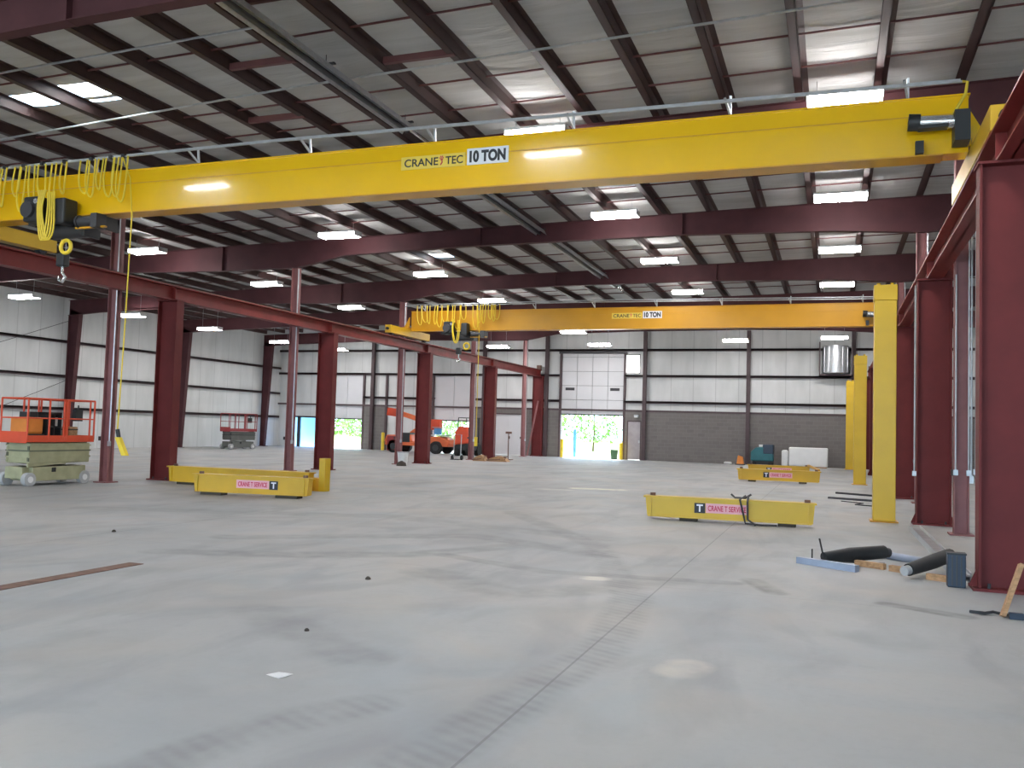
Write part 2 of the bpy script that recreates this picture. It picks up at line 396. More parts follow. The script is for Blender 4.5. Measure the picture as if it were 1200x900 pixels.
# dark jambs beside the tall doors
for x0 in (-27.8, -26.2, -23.0, -20.32, -11.12, -14.9):
    trim(MB().box(x0-.06, x0+.06, WB-.15, WB+.0, 0, 4.73 if x0 < -15.5 else 6.15), M['wallsteel'])
trim(MB().box(-15.0, -11.05, WB-.2, WB, 5.98, 6.12), M['dark'])

# doors -------------------------------------------------------
def sectional(n, h, z0, cols, rowh, vis=False):
    x0, x1, _, zt = h
    root = struct(MB().box(x0, x1, WB+.04, WB+.09, z0, zt), 'door_%d' % n, M['groove'])
    mb = MB(); w = (x1-x0)/cols; z = z0
    while z < zt-.02:
        z2 = min(z+rowh, zt)
        for c in range(cols): mb.box(x0+c*w+.015, x0+(c+1)*w-.015, WB-.02, WB+.05, z+.012, z2-.012)
        z = z2
    mb.build('door_panel', M['doorwhite'], root)
    if vis:
        for cx in (x0+.5, x1-.5):
            MB().box(cx-.27, cx+.27, WB-.035, WB+.0, 3.86, 4.02).build('vision_pane', M['dark'], root)
    MB().box(x0, x1, WB-.03, WB+.06, z0-.06, z0+.005).build('bottom_seal', M['dark'], root)
    return root
sectional(1, H_DOCK, 2.5, 4, .82, True)
sectional(2, H_LEFT, 1.9, 2, 2.9)
sectional(3, H_MID, 1.95, 2, 2.9)
# dock tracks beside the open door
d4 = struct(MB().box(-33.35, -33.2, WB-.06, WB+.1, 0, 1.95).box(-32.62, -32.44, WB-.06, WB+.1, 0, 1.95).box(-31.25, -31.1, WB-.06, WB+.1, 0, 1.95).box(-33.35, -31.1, WB-.06, WB+.1, 1.88, 1.98), 'door_4', M['dark'])
MB().box(-33.2, -32.62, WB+.02, WB+.04, 0, 1.88).build('glass_pane', M['glass'], d4)
MB().box(-32.44, -31.25, WB+.02, WB+.04, 0, 1.88).build('glass_pane', M['glass'], d4)
d5 = struct(MB().box(-18.95, -18.88, WB-.13, WB+.1, 0, 2.45).box(-17.22, -17.15, WB-.13, WB+.1, 0, 2.45).box(-18.95, -17.15, WB-.13, WB+.1, 2.38, 2.45), 'door_5', M['wallsteel'])
for a, b in ((-18.88, -18.07), (-18.03, -17.22)):
    lf = MB().box(a-.019, b+.019, WB-.04, WB+.02, .005, 2.38).build('door_leaf', M['doorwhite'], d5)
MB().box(-18.0, -17.96, WB-.1, WB-.04, .95, 1.1).build('handle', M['dark'], d5)
d6 = struct(MB().box(-10.93, -10.87, WB-.13, WB+.1, 0, 2.2).box(-10.18, -10.12, WB-.13, WB+.1, 0, 2.2).box(-10.93, -10.12, WB-.13, WB+.1, 2.13, 2.2), 'door_6', M['wallsteel'])
MB().box(-10.87, -10.18, WB-.1, WB+.0, .02, 2.13).build('door_leaf', paint('grey_door', (.36, .33, .35), .5), d6)
MB().box(-10.27, -10.2, WB-.16, WB-.1, .95, 1.1).build('handle', M['galv'], d6)
w1 = struct(MB().box(-11.12, -10.28, WB+.02, WB+.06, 4.85, 4.9).box(-11.12, -10.28, WB+.02, WB+.06, 5.91, 5.96).box(-11.12, -11.07, WB+.02, WB+.06, 4.85, 5.96).box(-10.33, -10.28, WB+.02, WB+.06, 4.85, 5.96), 'window_1', M['wallsteel'])
MB().box(-11.07, -10.33, WB+.035, WB+.045, 4.9, 5.91).build('window_pane', M['skylight'], w1)

# ------------------------------------------------------------------ steel: columns, rafters, purlins, runway
def i_section_col(D, B, h, t=.025, tw=.016):         # D along X, B along Y
    return MB().box(-D/2, -D/2+t, -B/2, B/2, 0, h).box(D/2-t, D/2, -B/2, B/2, 0, h).box(-D/2+t, D/2-t, -tw, tw, 0, h)
def crane_col(x, y, label, group=None):
    o = i_section_col(.6, .27, 4.62).build('crane_column', M['red'], loc=(x, y, 0), label=label, cat='column')
    MB().box(-.36, .36, -.2, .2, 0, .03).build('base_plate', M['red'], o)
    g = MB()
    for s in (-1, 1): g.prism([(s*.3, .03), (s*.38, .03), (s*.3, .22)], 1, -.015, .015)
    g.build('base_gusset', M['red'], o)
    MB().box(-.32, .32, -.16, .16, 4.6, 4.63).build('cap_plate', M['red'], o)
    for s in (-1, 1):
        for q in (-1, 1): MB().cyl((s*.2, q*.13, .03), (s*.2, q*.13, .08), .018, 8).build('anchor_bolt', M['dark'], o)
    return o
ordn = ['first', 'second', 'third', 'fourth', 'fifth']
cl = crane_col(XL, YC[2], 'wide dark red crane column, nearest in the left row, beside the beige scissor lift')
for k, extra in ((3, 'second in the left row, rising behind the stacked yellow beams'), (4, 'third in the left row, hiding the boom lift'), (5, 'fourth in the left row, with brown scraps at its foot'), (6, 'farthest in the left row, with a timber leaning on it')):
    relabel(copy_tree(cl), 'wide dark red crane column, '+extra, loc=(XL, YC[k], 0))
for k, extra in ((1, 'huge at the right edge of the photo'), (2, 'second on the right side, just behind the tall yellow column'), (3, 'third on the right side, mostly hidden by the second'), (4, 'fourth on the right, beside the second yellow column')):
    relabel(copy_tree(cl), 'wide dark red crane column, '+extra, loc=(XR, YC[k], 0))
relabel(copy_tree(cl), 'wide dark red crane column, fifth on the right, far behind the yellow columns', loc=(XR, YC[5], 0))
relabel(copy_tree(cl), 'wide dark red crane column, last on the right by the back wall', loc=(XR, YC[6], 0))

def build_col(x, y, label, r=.15, conduit=True):
    r = .115
    zt = 6.56 if x < 0 else 6.82
    o = MB().box(-r, -r+.02, -.1, .1, 0, zt).box(r-.02, r, -.1, .1, 0, zt).box(-r, r, -.012, .012, 0, zt).build('building_column', M['pink'], loc=(x, y, 0), label=label, cat='column')
    MB().box(-r-.07, r+.07, -.2, .2, 0, .025).build('base_plate', M['pink'], o)
    if conduit:
        MB().tube([(r+.03, -.1, 1.0), (r+.03, -.1, zt-.05)], .016, 6).build('conduit', M['galv'], o)
        MB().box(r+.0, r+.06, -.13, -.07, .88, 1.0).build('junction_box', M['galv'], o)
        MB().box(-r-.05, -r, -.13, -.07, 1.0, 1.1).build('junction_box', M['dark'], o)
    return o
for k, ex in ((2, 'nearest, standing just right of the beige scissor lift'), (3, 'second from the front, behind the stacked yellow beams'), (4, 'third, crossing in front of the orange boom lift'), (5, 'fourth, just left of the fourth crane column'), (6, 'farthest, beside the leaning timber')):
    build_col(-16.42, YF[k], 'slim primer-red column of the left row, '+ex)
for k, ex in ((2, 'between the two nearest crane columns on the right'), (3, 'seen above the second crane column'), (4, 'partly seen above the far runway'), (5, 'deep behind the right crane columns'), (6, 'by the back wall on the right')):
    build_col(2.04, YF[k], 'slim primer-red column of the right row, '+ex)
# loose conduits on the right columns
for (x, y, a, b, lab) in ((1.93, 16.55, 1.1, 4.4, 'thin grey conduit running down the left flange of the right primer-red column'),
                          (2.12, 16.5, 1.1, 5.4, 'thin grey conduit running down the face of the right primer-red column'),
                          (2.24, 16.62, 1.12, 6.6, 'thin pale conduit just right of the right primer-red column'),
                          (1.43, 18.24, 1.0, 4.5, 'thin pale conduit down the left flange of the second right crane column')):
    o = MB().tube([(x, y, a), (x, y, b)], .014, 6).build('conduit', M['galv'], label=lab, cat='conduit')
    MB().box(x-.035, x+.035, y-.03, y+.03, a-.09, a).build('outlet_box', M['galv'], o)

# rafters
PROF = [(-34.0, 6.3), (-32.3, 6.42), (-24, 6.66), (-19.3, 6.57), (-16.4, 6.58), (-14.6, 6.92), (-10, 7.03), (-4, 7.06), (0, 6.98), (2.04, 6.84), (4.5, 7.0), (11, 7.2)]
def rafter(y, label, profile=PROF):
    top = [(x, zroof(x)) for x, _ in profile]
    web = MB()
    for (a, za), (b, zb), ta, tb in zip(profile, profile[1:], top, top[1:]):
        web.prism([(a, za), (b, zb), (b, tb[1]-.012), (a, ta[1]-.012)], 1, -.008, .008)
    for (a, za), (b, zb), ta, tb in zip(profile, profile[1:], top, top[1:]):
        web.prism([(a, za-.016), (b, zb-.016), (b, zb), (a, za)], 1, -.1, .1)
        web.prism([(a, ta[1]-.014), (b, tb[1]-.014), (b, tb[1]-.001), (a, ta[1]-.001)], 1, -.1, .1)
    o = web.build('roof_rafter', M['rafter'], loc=(0, y, 0), label=label, cat='roof beam')
    for x in (-19.3, -10, -4, 4.5):
        zb = [za+(zb_-za)*(x-a)/(b-a) for (a, za), (b, zb_) in zip(profile, profile[1:]) if a <= x <= b][0]
        MB().box(x-.02, x+.02, -.11, .11, zb-.02, zroof(x)-.005).build('splice_plate', M['rafter'], o)
    return o
exs = [None, 'lit red, filling the top left corner of the photo', 'just above and behind the nearer yellow crane', 'crossing below the nearer yellow crane', 'just above the farther yellow crane', 'hidden largely behind the farther yellow crane', 'last before the back wall, under the farther crane']
for k in range(1, 7): rafter(YF[k], 'long tapered dark red roof rafter, '+exs[k])
# left wall tapered columns
for k, ex in ((3, 'meeting the rafter at the far left'), (4, 'hidden behind the nearest left crane column')):
    pass
for k, ex in ((4, 'rising behind the beige scissor lift'), (5, 'hidden behind the nearest wide crane column'), (6, 'right of the small red scissor lift')):
    y = YF[k]
    mb = MB()
    mb.prism([(0, 0), (.28, 0), (.62, 6.4), (0, 6.6)], 1, -.008, .008)
    mb.box(0, .014, -.12, .12, 0, 6.3)
    mb.add([(.28, -.12, 0), (.28, .12, 0), (.62, .12, 6.35), (.62, -.12, 6.35), (.295, -.12, 0), (.295, .12, 0), (.635, .12, 6.35), (.635, -.12, 6.35)],
           [(0, 1, 2, 3), (4, 7, 6, 5), (0, 4, 5, 1), (1, 5, 6, 2), (2, 6, 7, 3), (3, 7, 4, 0)])
    o = mb.build('wall_column', M['rafter'], loc=(WL+.17, y, 0), label='tapered dark red steel column on the left wall, '+ex, cat='column')
    MB().box(-.05, .42, -.16, .16, 0, .025).build('base_plate', M['rafter'], o)
# back wall posts
for x, ex in ((-27.1, 'left, between two tall doors'), (-19.6, 'left of the white double door'), (-15.7, 'behind the farthest left crane column'), (-9.95, 'right of the open loading door'), (-4.33, 'in the middle of the right blockwork'), (.95, 'behind the far yellow columns')):
    o = MB().box(-.1, .1, -.1, -.085, 0, 7.2).box(-.1, .1, .085, .1, 0, 7.2).box(-.008, .008, -.1, .1, 0, 7.2).build('wall_post', M['wallsteel'], loc=(x, WB-.27, 0), label='dark steel wall post against the back wall, '+ex, cat='column')
    MB().box(-.14, .14, -.14, .14, 0, .02).build('base_plate', M['wallsteel'], o)

# purlins: Z sections lying on the rafters, running the length of the hall
for i, x in enumerate(px):
    if x < WL+.2 or x > WR-.2: continue
    z = zroof(x)
    mb = MB().box(-.006, .006, 0, WB-1-3.0, 0, PD).box(-.006, .1, 0, WB-1-3.0, PD-.008, PD).box(-.13, .006, 0, WB-1-3.0, 0, .008).box(-.13, -.124, 0, WB-1-3.0, 0, .04)
    mb.build('roof_purlin', M['purlin'], loc=(x, 1.4, z+.002), label='dark steel roof purlin running away from the camera under the pale roof lining', cat='roof beam', group='roof purlins')
# bridging angles across the purlins
for k in range(0, 7):
    for j, dy in enumerate((-1.25, -2.55, -5.0)):
        y = YF[k]+dy
        if y < 3 or y > 46: continue
        xsb = [WL+.4, -19.3, WR-.4]; mb = MB()
        for a, b in zip(xsb, xsb[1:]): mb.bar((a, y, zroof(a)+.15), (b, y, zroof(b)+.15), .022, .03)
        mb.build('bridging_rod', M['bridging'], label='thin reddish bridging angle crossing between roof purlins', cat='roof rod', group='purlin bridging')
for i, (xa, y) in enumerate(((px[19], 10.4), (px[20], 12.9), (px[18], 12.3), (px[17], 14.6))):
    z = zroof(xa)+.06
    MB().box(xa+.01, xa+1.3, y-.04, y+.04, z-.05, z+.06).build('purlin_brace', M['bridging'], label='short red brace channel between two purlins, upper left of the roof', cat='brace', group='short purlin braces')

# runway beams
def runway(x, y0, y1, label):
    z0, z1 = 4.63, 5.0
    o = MB().box(-.14, .14, y0, y1, z0, z0+.022).box(-.17, .17, y0, y1, z1-.025, z1).box(-.011, .011, y0, y1, z0, z1).build('runway_beam', M['redbeam'], loc=(x, 0, 0), label=label, cat='beam')
    MB().box(-.03, .03, y0, y1, z1, z1+.05).build('crane_rail', M['rust'], o)
    for y in YC:
        if y0-.1 <= y <= y1+.1:
            for s in (-1, 1): MB().box(s*.011, s*.13, y-.01, y+.01, z0+.022, z1-.025).build('stiffener', M['redbeam'], o)
    MB().box(-.12, .12, y1-.15, y1, z1, z1+.28).build('end_stop', M['rust'], o)
    return o
runway(XL, 3.1, 49.0, 'dark red crane runway beam on the left row of wide columns')
runway(XR, 3.1, 49.0, 'dark red crane runway beam rising to the upper right corner')
# tie-back braces from runway to building columns
def tie(x0, x1, y, lab):
    o = MB().prism([(x0, 4.63), (x1, 4.63), (x1, 5.35), (x0, 5.0)], 1, y-.01, y+.01).build('tie_bracket', M['redbeam'], label=lab, cat='bracket')
    MB().bar((x0, y, 5.01), (x1, y, 5.37), .12, .015).build('bracket_flange', M['pink'], o)
tie(1.95, 2.6, 10.86, 'triangular red bracket beside the runway above the right edge column')
tie(1.95, 2.2, 18.5, 'small red bracket beside the runway above the second right column')

# yellow box columns
for i, (x, y, h, ex) in enumerate(((.92, 18.55, 4.55, 'largest and nearest, in front of the dark red columns'), (.85, 32.6, 4.4, 'middle of the three, seen left of the largest'), (.78, 47.6, 4.42, 'farthest and shortest looking, by the back wall'))):
    o = MB().box(-.2, .2, -.2, .2, 0.02, h-.3).build('box_column', M['yellow3'], loc=(x, y, 0), bevel=.012, label='tall yellow square steel column, '+ex, cat='column')
    MB().box(-.21, .21, -.21, .21, h-.3, h).build('cap_sleeve', M['yellow3'], o, bevel=.01)
    MB().box(-.25, .25, -.25, .25, 0, .02).build('base_plate', M['yellow2'], o)
    for s in (-1, 1): MB().cyl((s*.12, 0, h), (s*.12, 0, h+.06), .035, 8).build('lifting_lug', M['yellow3'], o)

# ------------------------------------------------------------------ overhead cranes
def crane(Y, label, near=True):
    root = thing('overhead_crane', label, 'overhead crane', (0, Y, 0))
    x0, x1, zb, zt = -15.95, 1.62, 5.34, 6.14
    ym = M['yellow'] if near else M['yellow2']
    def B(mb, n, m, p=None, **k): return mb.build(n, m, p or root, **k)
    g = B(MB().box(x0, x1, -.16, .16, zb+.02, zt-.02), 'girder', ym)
    B(MB().box(x0, x1+.02, -.19, .19, zt-.02, zt), 'top_plate', ym)
    B(MB().box(x0, x1-.3, -.19, .19, zb, zb+.02), 'bottom_flange', M['yellow2'])
    B(MB().box(x0, x1, -.168, -.16, 5.88, 5.895), 'channel_seam', M['yellow2'])
    for x, s in ((XL, -1), (XR, 1)):
        e = B(MB().box(x-.13, x+.13, -1.75, 1.75, 5.12, 5.42), 'end_truck', M['yellow4'], bevel=.01)
        for yy in (-1.45, 1.45):
            MB().cyl((x-.07, yy, 5.17), (x+.07, yy, 5.17), .12, 20).build('wheel', M['dark'], e)
        for yy in (-1.75, 1.75): MB().cyl((x, yy, 5.28), (x, yy*1.06, 5.28), .05, 12).build('bumper', M['rubber'], e)
        B(MB().box(x-.13, x+.13, -.35, .35, 5.42, 5.5), 'saddle_plate', ym)
        MB().prism([(x-s*.15, 5.42), (x-s*.15, 5.9), (x+s*.11, 5.42)], 1, -.25, -.2).build('gusset', ym, e)
    # festoon track on brackets above the girder
    for zz, yy in ((6.33, -.38), (6.42, -.2)):
        B(MB().tube([(x0-.2, yy, zz-.02), (-9, yy, zz), (x1-.1, yy, zz-.1)], .018, 6), 'festoon_track', M['galv'])
    for i in range(8):
        x = x0+.6+i*2.32
        B(MB().bar((x, -.16, zt), (x-.06, -.38, 6.32), .03, .03).bar((x, -.16, zt), (x, -.2, 6.41), .03, .03), 'track_bracket', M['galv'])
    loops = [-15.5, -15.28, -15.1, -14.75, -14.62, -14.4, -14.15, -13.85, -13.6, -13.1, -12.95, -12.72, -12.5, -12.32, -12.2]
    for i, x in enumerate(loops):
        w = random.uniform(.05, .12); d = random.uniform(.55, .95); tw = random.uniform(-.06, .06)
        pts = []
        for t in range(13):
            a = t/12*PI; q = math.sin(a)
            pts.append((x-w*math.cos(a)*(1+.5*q)+tw*q, -.4-.02*math.sin(3*a), 6.32-d*q**.8))
        B(MB().tube(pts, .016 if near else .018, 6), 'cable_loop', M['rope'])
        if i % 2 == 0: B(MB().box(x-.03, x+.03, -.43, -.35, 6.3, 6.36), 'cable_trolley', M['dark'])
    # hoist trolley under the girder
    h = B(MB().box(-14.35, -13.95, -.6, -.25, 5.18, 5.66), 'hoist_motor', M['black'], bevel=.04)
    MB().cyl((-14.2, -.6, 5.4), (-14.2, -.66, 5.4), .15, 20).build('motor_fan_cover', M['dark'], h)
    MB().cyl((-14.0, -.6, 5.55), (-14.0, -.64, 5.55), .05, 12).build('gland', M['silver'], h)
    B(MB().box(-13.62, -13.36, -.58, -.25, 5.12, 5.6), 'gear_housing', M['black'], bevel=.04)
    B(MB().cyl((-14.15, -.05, 5.1), (-13.25, -.05, 5.1), .15, 24), 'rope_drum', M['dark'])
    B(MB().box(-14.6, -12.75, -.24, -.19, 5.2, 5.3).box(-14.6, -12.75, .1, .15, 5.2, 5.3).box(-14.2, -14.13, -.24, .15, 4.95, 5.3).box(-13.27, -13.2, -.24, .15, 4.95, 5.3).box(-12.8, -12.75, -.24, .15, 5.05, 5.3), 'hoist_frame', M['black'])
    B(MB().box(-13.3, -12.6, -.36, -.3, 5.05, 5.08), 'trolley_bar', M['yellow2'])
    B(MB().cyl((-13.2, -.34, 5.18), (-12.82, -.34, 5.18), .1, 18).cyl((-13.24, -.34, 5.18), (-13.2, -.34, 5.18), .12, 18).box(-12.84, -12.7, -.46, -.22, 5.04, 5.3), 'trolley_motor', M['dark'])
    hb = B(MB().box(-14.0, -13.8, -.12, .04, 4.42, 4.68), 'hook_block', M['black'], bevel=.03)
    MB().tube([(-13.9, -.04, 4.42), (-13.9, -.04, 4.3), (-13.82, -.04, 4.22), (-13.88, -.04, 4.13), (-13.98, -.04, 4.17), (-13.99, -.04, 4.24)], [.025, .025, .03, .032, .025, .012], 8).build('hook', M['silver'], hb)
    for dx in (-.06, .06): B(MB().tube([(-13.9+dx, -.04, 5.0), (-13.9+dx, -.04, 4.66)], .008, 5), 'hoist_rope', M['galv'])
    # bundle of yellow cable hanging by the hoist
    for k in range(4 if near else 2):
        a = -13.92+k*.05; pts = [(a, -.62, 5.75), (a-.05-.02*k, -.62, 5.4), (a+.02, -.62, 4.95), (a+.1, -.62, 4.76), (a+.18+.02*k, -.62, 4.95), (a+.22, -.62, 5.4), (a+.2, -.62, 5.7)]
        B(MB().tube(soft(pts), .017, 6), 'hoist_cable', M['rope'])
    ring = [(-13.4+.12*math.cos(t*PI/8), -.45, 4.7+.12*math.sin(t*PI/8)) for t in range(16)]
    B(MB().tube(ring, .035, 8, True), 'cable_coil', M['rope'])
    # travel motor at the right end
    mt = B(MB().cyl((1.0, -.42, 5.72), (1.42, -.42, 5.7), .085, 18), 'travel_motor', M['silver'])
    MB().cyl((.88, -.42, 5.73), (1.02, -.42, 5.72), .11, 18).build('motor_cap', M['black'], mt)
    MB().box(1.0, 1.35, -.5, -.34, 5.62, 5.66).build('motor_foot', M['black'], mt)
    MB().box(1.42, 1.6, -.53, -.2, 5.42, 5.82).build('gearbox', M['black'], mt)
    B(MB().box(.98, 1.08, -.3, -.2, 5.36, 5.52), 'limit_switch', M['black'])
    B(MB().tube([(x1-.1, -.3, 6.26), (x1-.03, -.3, 6.25), (x1-.05, -.3, 6.1), (x1-.2, -.3, 5.82)], .02, 6), 'power_cable', M['rope'])
    # pendant on its own long cable
    if near:
        B(MB().tube([(-12.2, -.42, 6.3), (-12.0, -.42, 5.9), (-11.92, -.42, 5.2), (-11.95, -.42, 3.2), (-12.0, -.42, 1.3)], .012, 6), 'pendant_cable', M['rope'])
        p = B(MB().add([(x+dx, -.42+dy, z) for z, x, hw in ((1.22, -11.97, .045), (.9, -11.8, .05)) for dx, dy in ((-hw, -.04), (hw, -.04), (hw, .04), (-hw, .04))],
              [(0, 1, 2, 3), (7, 6, 5, 4), (0, 4, 5, 1), (1, 5, 6, 2), (2, 6, 7, 3), (3, 7, 4, 0)]), 'pendant_control', M['rope'])
        MB().bar((-12.0, -.42, 1.36), (-11.96, -.42, 1.21), .05, .05).build('strain_relief', M['black'], p)
    else:
        B(MB().tube([(-13.0, -.42, 6.3), (-12.9, -.42, 5.2), (-12.9, -.42, 1.2)], .014, 6), 'pendant_cable', M['rope'])
        B(MB().box(-12.95, -12.85, -.46, -.38, .85, 1.2), 'pendant_control', M['rope'])
    # name plates
    dx = 0 if near else -1.08
    s1 = B(MB().box(-6.66+dx, -5.53+dx, -.172, -.16, 5.72, 5.93), 'name_plate', M['signyellow'])
    lettering('lettering', 'CRANE', M['ink'], s1, -6.3+dx, -.173, 5.825, .6, .13, .012)
    lettering('lettering', 'TEC', M['ink'], s1, -5.72+dx, -.173, 5.825, .3, .13, .012)
    fl = MB()
    for a in range(6): fl.add([(-5.94+dx, -.176, 5.87), (-5.94+dx+.035*math.cos(a*PI/3-.35), -.176, 5.87+.035*math.sin(a*PI/3-.35)), (-5.94+dx+.042*math.cos(a*PI/3), -.177, 5.87+.042*math.sin(a*PI/3)), (-5.94+dx+.035*math.cos(a*PI/3+.35), -.176, 5.87+.035*math.sin(a*PI/3+.35))], [(0, 1, 2, 3)])
    fl.tube([(-5.94+dx, -.174, 5.85), (-5.93+dx, -.174, 5.8), (-5.96+dx, -.174, 5.76)], .01, 5)
    fl.build('hook_emblem', M['redink'], s1)
    s2 = B(MB().box(-5.5+dx, -4.8+dx, -.174, -.16, 5.72, 5.98), 'capacity_plate', M['signwhite'])
    lettering('lettering', '10 TON', M['ink'], s2, -5.15+dx, -.176, 5.85, .61, .19, .05)
    return root
crane(12.9, 'long yellow overhead travelling crane nearest the camera, crossing the whole upper photo', True)
crane(32.0, 'second yellow overhead crane farther back, ending behind the tall yellow column', False)

# ------------------------------------------------------------------ lights
def fixture(name='light_fixture'):
    r = thing(name, 'x', 'ceiling light')
    MB().box(-.62, .62, -.21, .21, .0, .05).box(-.62, -.6, -.21, .21, -.1, 0).box(.6, .62, -.21, .21, -.1, 0).build('housing', M['shade'], r)
    MB().box(-.6, .6, -.2, .2, -.1, -.001).build('lens', M['lens'], r)
    return r
protoL = fixture(); first = [True]
def light(x, y, z, label, group=None):
    o = protoL if first[0] else copy_tree(protoL); first[0] = False
    o.location = (x, y, z); o['label'] = label
    if group: o['group'] = group
    zt = zroof(x)
    for sx in (-.45, .45):
        w = MB().tube([(sx, 0, .05), (sx, 0, zt-z)], .006, 5).build('hanging_wire', M['galv'], o)
    return o
LT = {'rightmost row': [(.12, 15.91, 7.42, 'largest, just above the near crane'), (.1, 22.52, 7.42, 'first below the near crane'), (.12, 28.9, 7.42, 'second below the near crane'), (.07, 35.51, 7.42, 'third below the near crane'), (0, 45.5, 6.45, 'low in front of the round wall fan')],
      'middle row': [(-5.47, 16.07, 7.36, 'large, touching the top edge of the near crane'), (-5.51, 22.77, 7.36, 'first below the near crane'), (-5.52, 29.27, 7.36, 'second below the near crane'), (-5.63, 36.06, 7.36, 'third below the near crane'), (-4.67, 45.5, 6.35, 'alone above the grey blockwork')],
      'left runway row': [(-13.85, 22.72, 7.2, 'first below the near crane'), (-14, 29.39, 7.2, 'second below the near crane'), (-14.15, 36.05, 7.2, 'just above the far crane'), (-11.84, 41, 6.35, 'touching the lower edge of the far crane'), (-11.75, 45.8, 6.2, 'low above the open loading door')],
      'left aisle row': [(-20.91, 22.64, 7.0, 'nearest, beside the yellow pendant cable'), (-20.97, 29.16, 7.0, 'second from the front'), (-21.08, 35.86, 7.0, 'third from the front'), (-17.47, 41, 6.2, 'small, right of the far hoist'), (-17.42, 45.5, 6.1, 'small, above the fourth wide column')],
      'left wall row': [(-29.5, 25.6, 6.16, 'nearest at the left edge of the photo'), (-29.5, 31.21, 6.16, 'second, crossed by the yellow pendant cable'), (-29.5, 36.46, 6.16, 'third, right of the nearest wide column'), (-29.5, 42.55, 6.12, 'fourth, left of a slim column'), (-27.86, 46, 6.0, 'farthest and smallest, near the corner')]}
for row, L in LT.items():
    for x, y, z, ex in L: light(x, y, z, 'white roof light of the '+row+', '+ex)
# the same rows continue over and behind the camera
for x, z in ((.12, 7.42), (-5.5, 7.36), (-14.2, 7.25), (-21, 7.0), (-29.5, 6.3)):
    for y in (8.4, .9): light(x, y, z, 'glowing white light fixture of the rows ahead of the near crane, above the picture', 'fixtures above the picture')
for y in (20.4, 33.5, 44.4): light(6.9, y, 7.5, 'glowing white light fixture in the aisle behind the right columns', 'fixtures in the right aisle')

# conduits along the roof and radiant tube heaters
def ctube(pts, r, lab, name='roof_conduit'): 
    return MB().tube(pts, r, 6).build(name, M['galv'], label=lab, cat='conduit')
ctube([(-20, 10.85, 7.2), (-14, 10.8, 7.3), (-8, 10.75, 7.42)], .02, 'grey conduit crossing under the purlins at the upper left')
ctube([(-18, 13.45, 7.22), (-9, 12.95, 7.42), (-3, 12.75, 7.5), (3, 12.6, 7.6)], .022, 'long pale conduit crossing above the near crane')
def heater(x, y0, y1, z, lab):
    o = thing('tube_heater', lab, 'heater', (x, y0, z))
    L = y1-y0
    MB().prism([(-.16, -.05), (-.1, .08), (.1, .08), (.16, -.05), (.15, -.05), (.09, .065), (-.09, .065), (-.15, -.05)], 1, 0, L).build('reflector', M['galv'], o)
    MB().tube([(-.05, 0, 0), (-.05, L, 0)], .045, 10).build('burner_tube', M['dark'], o)
    MB().tube([(0, L, .02), (0, L+.9, .02)], .03, 10).build('end_pipe', M['silver'], o)
    n = int(L/2.5)
    for i in range(n+1):
        yy = .2+i*(L-.4)/n
        MB().box(-.17, .17, yy-.03, yy+.03, .08, .11).tube([(0, yy, .1), (0, yy, zroof(x)-z)], .006, 5).build('hanger', M['dark'], o)
heater(-7.85, 3.5, 15.3, 7.33, 'long grey tube heater under the roof, above the nearer crane')
heater(-8.1, 19.2, 34.2, 7.3, 'long grey tube heater under the roof, between the two cranes')

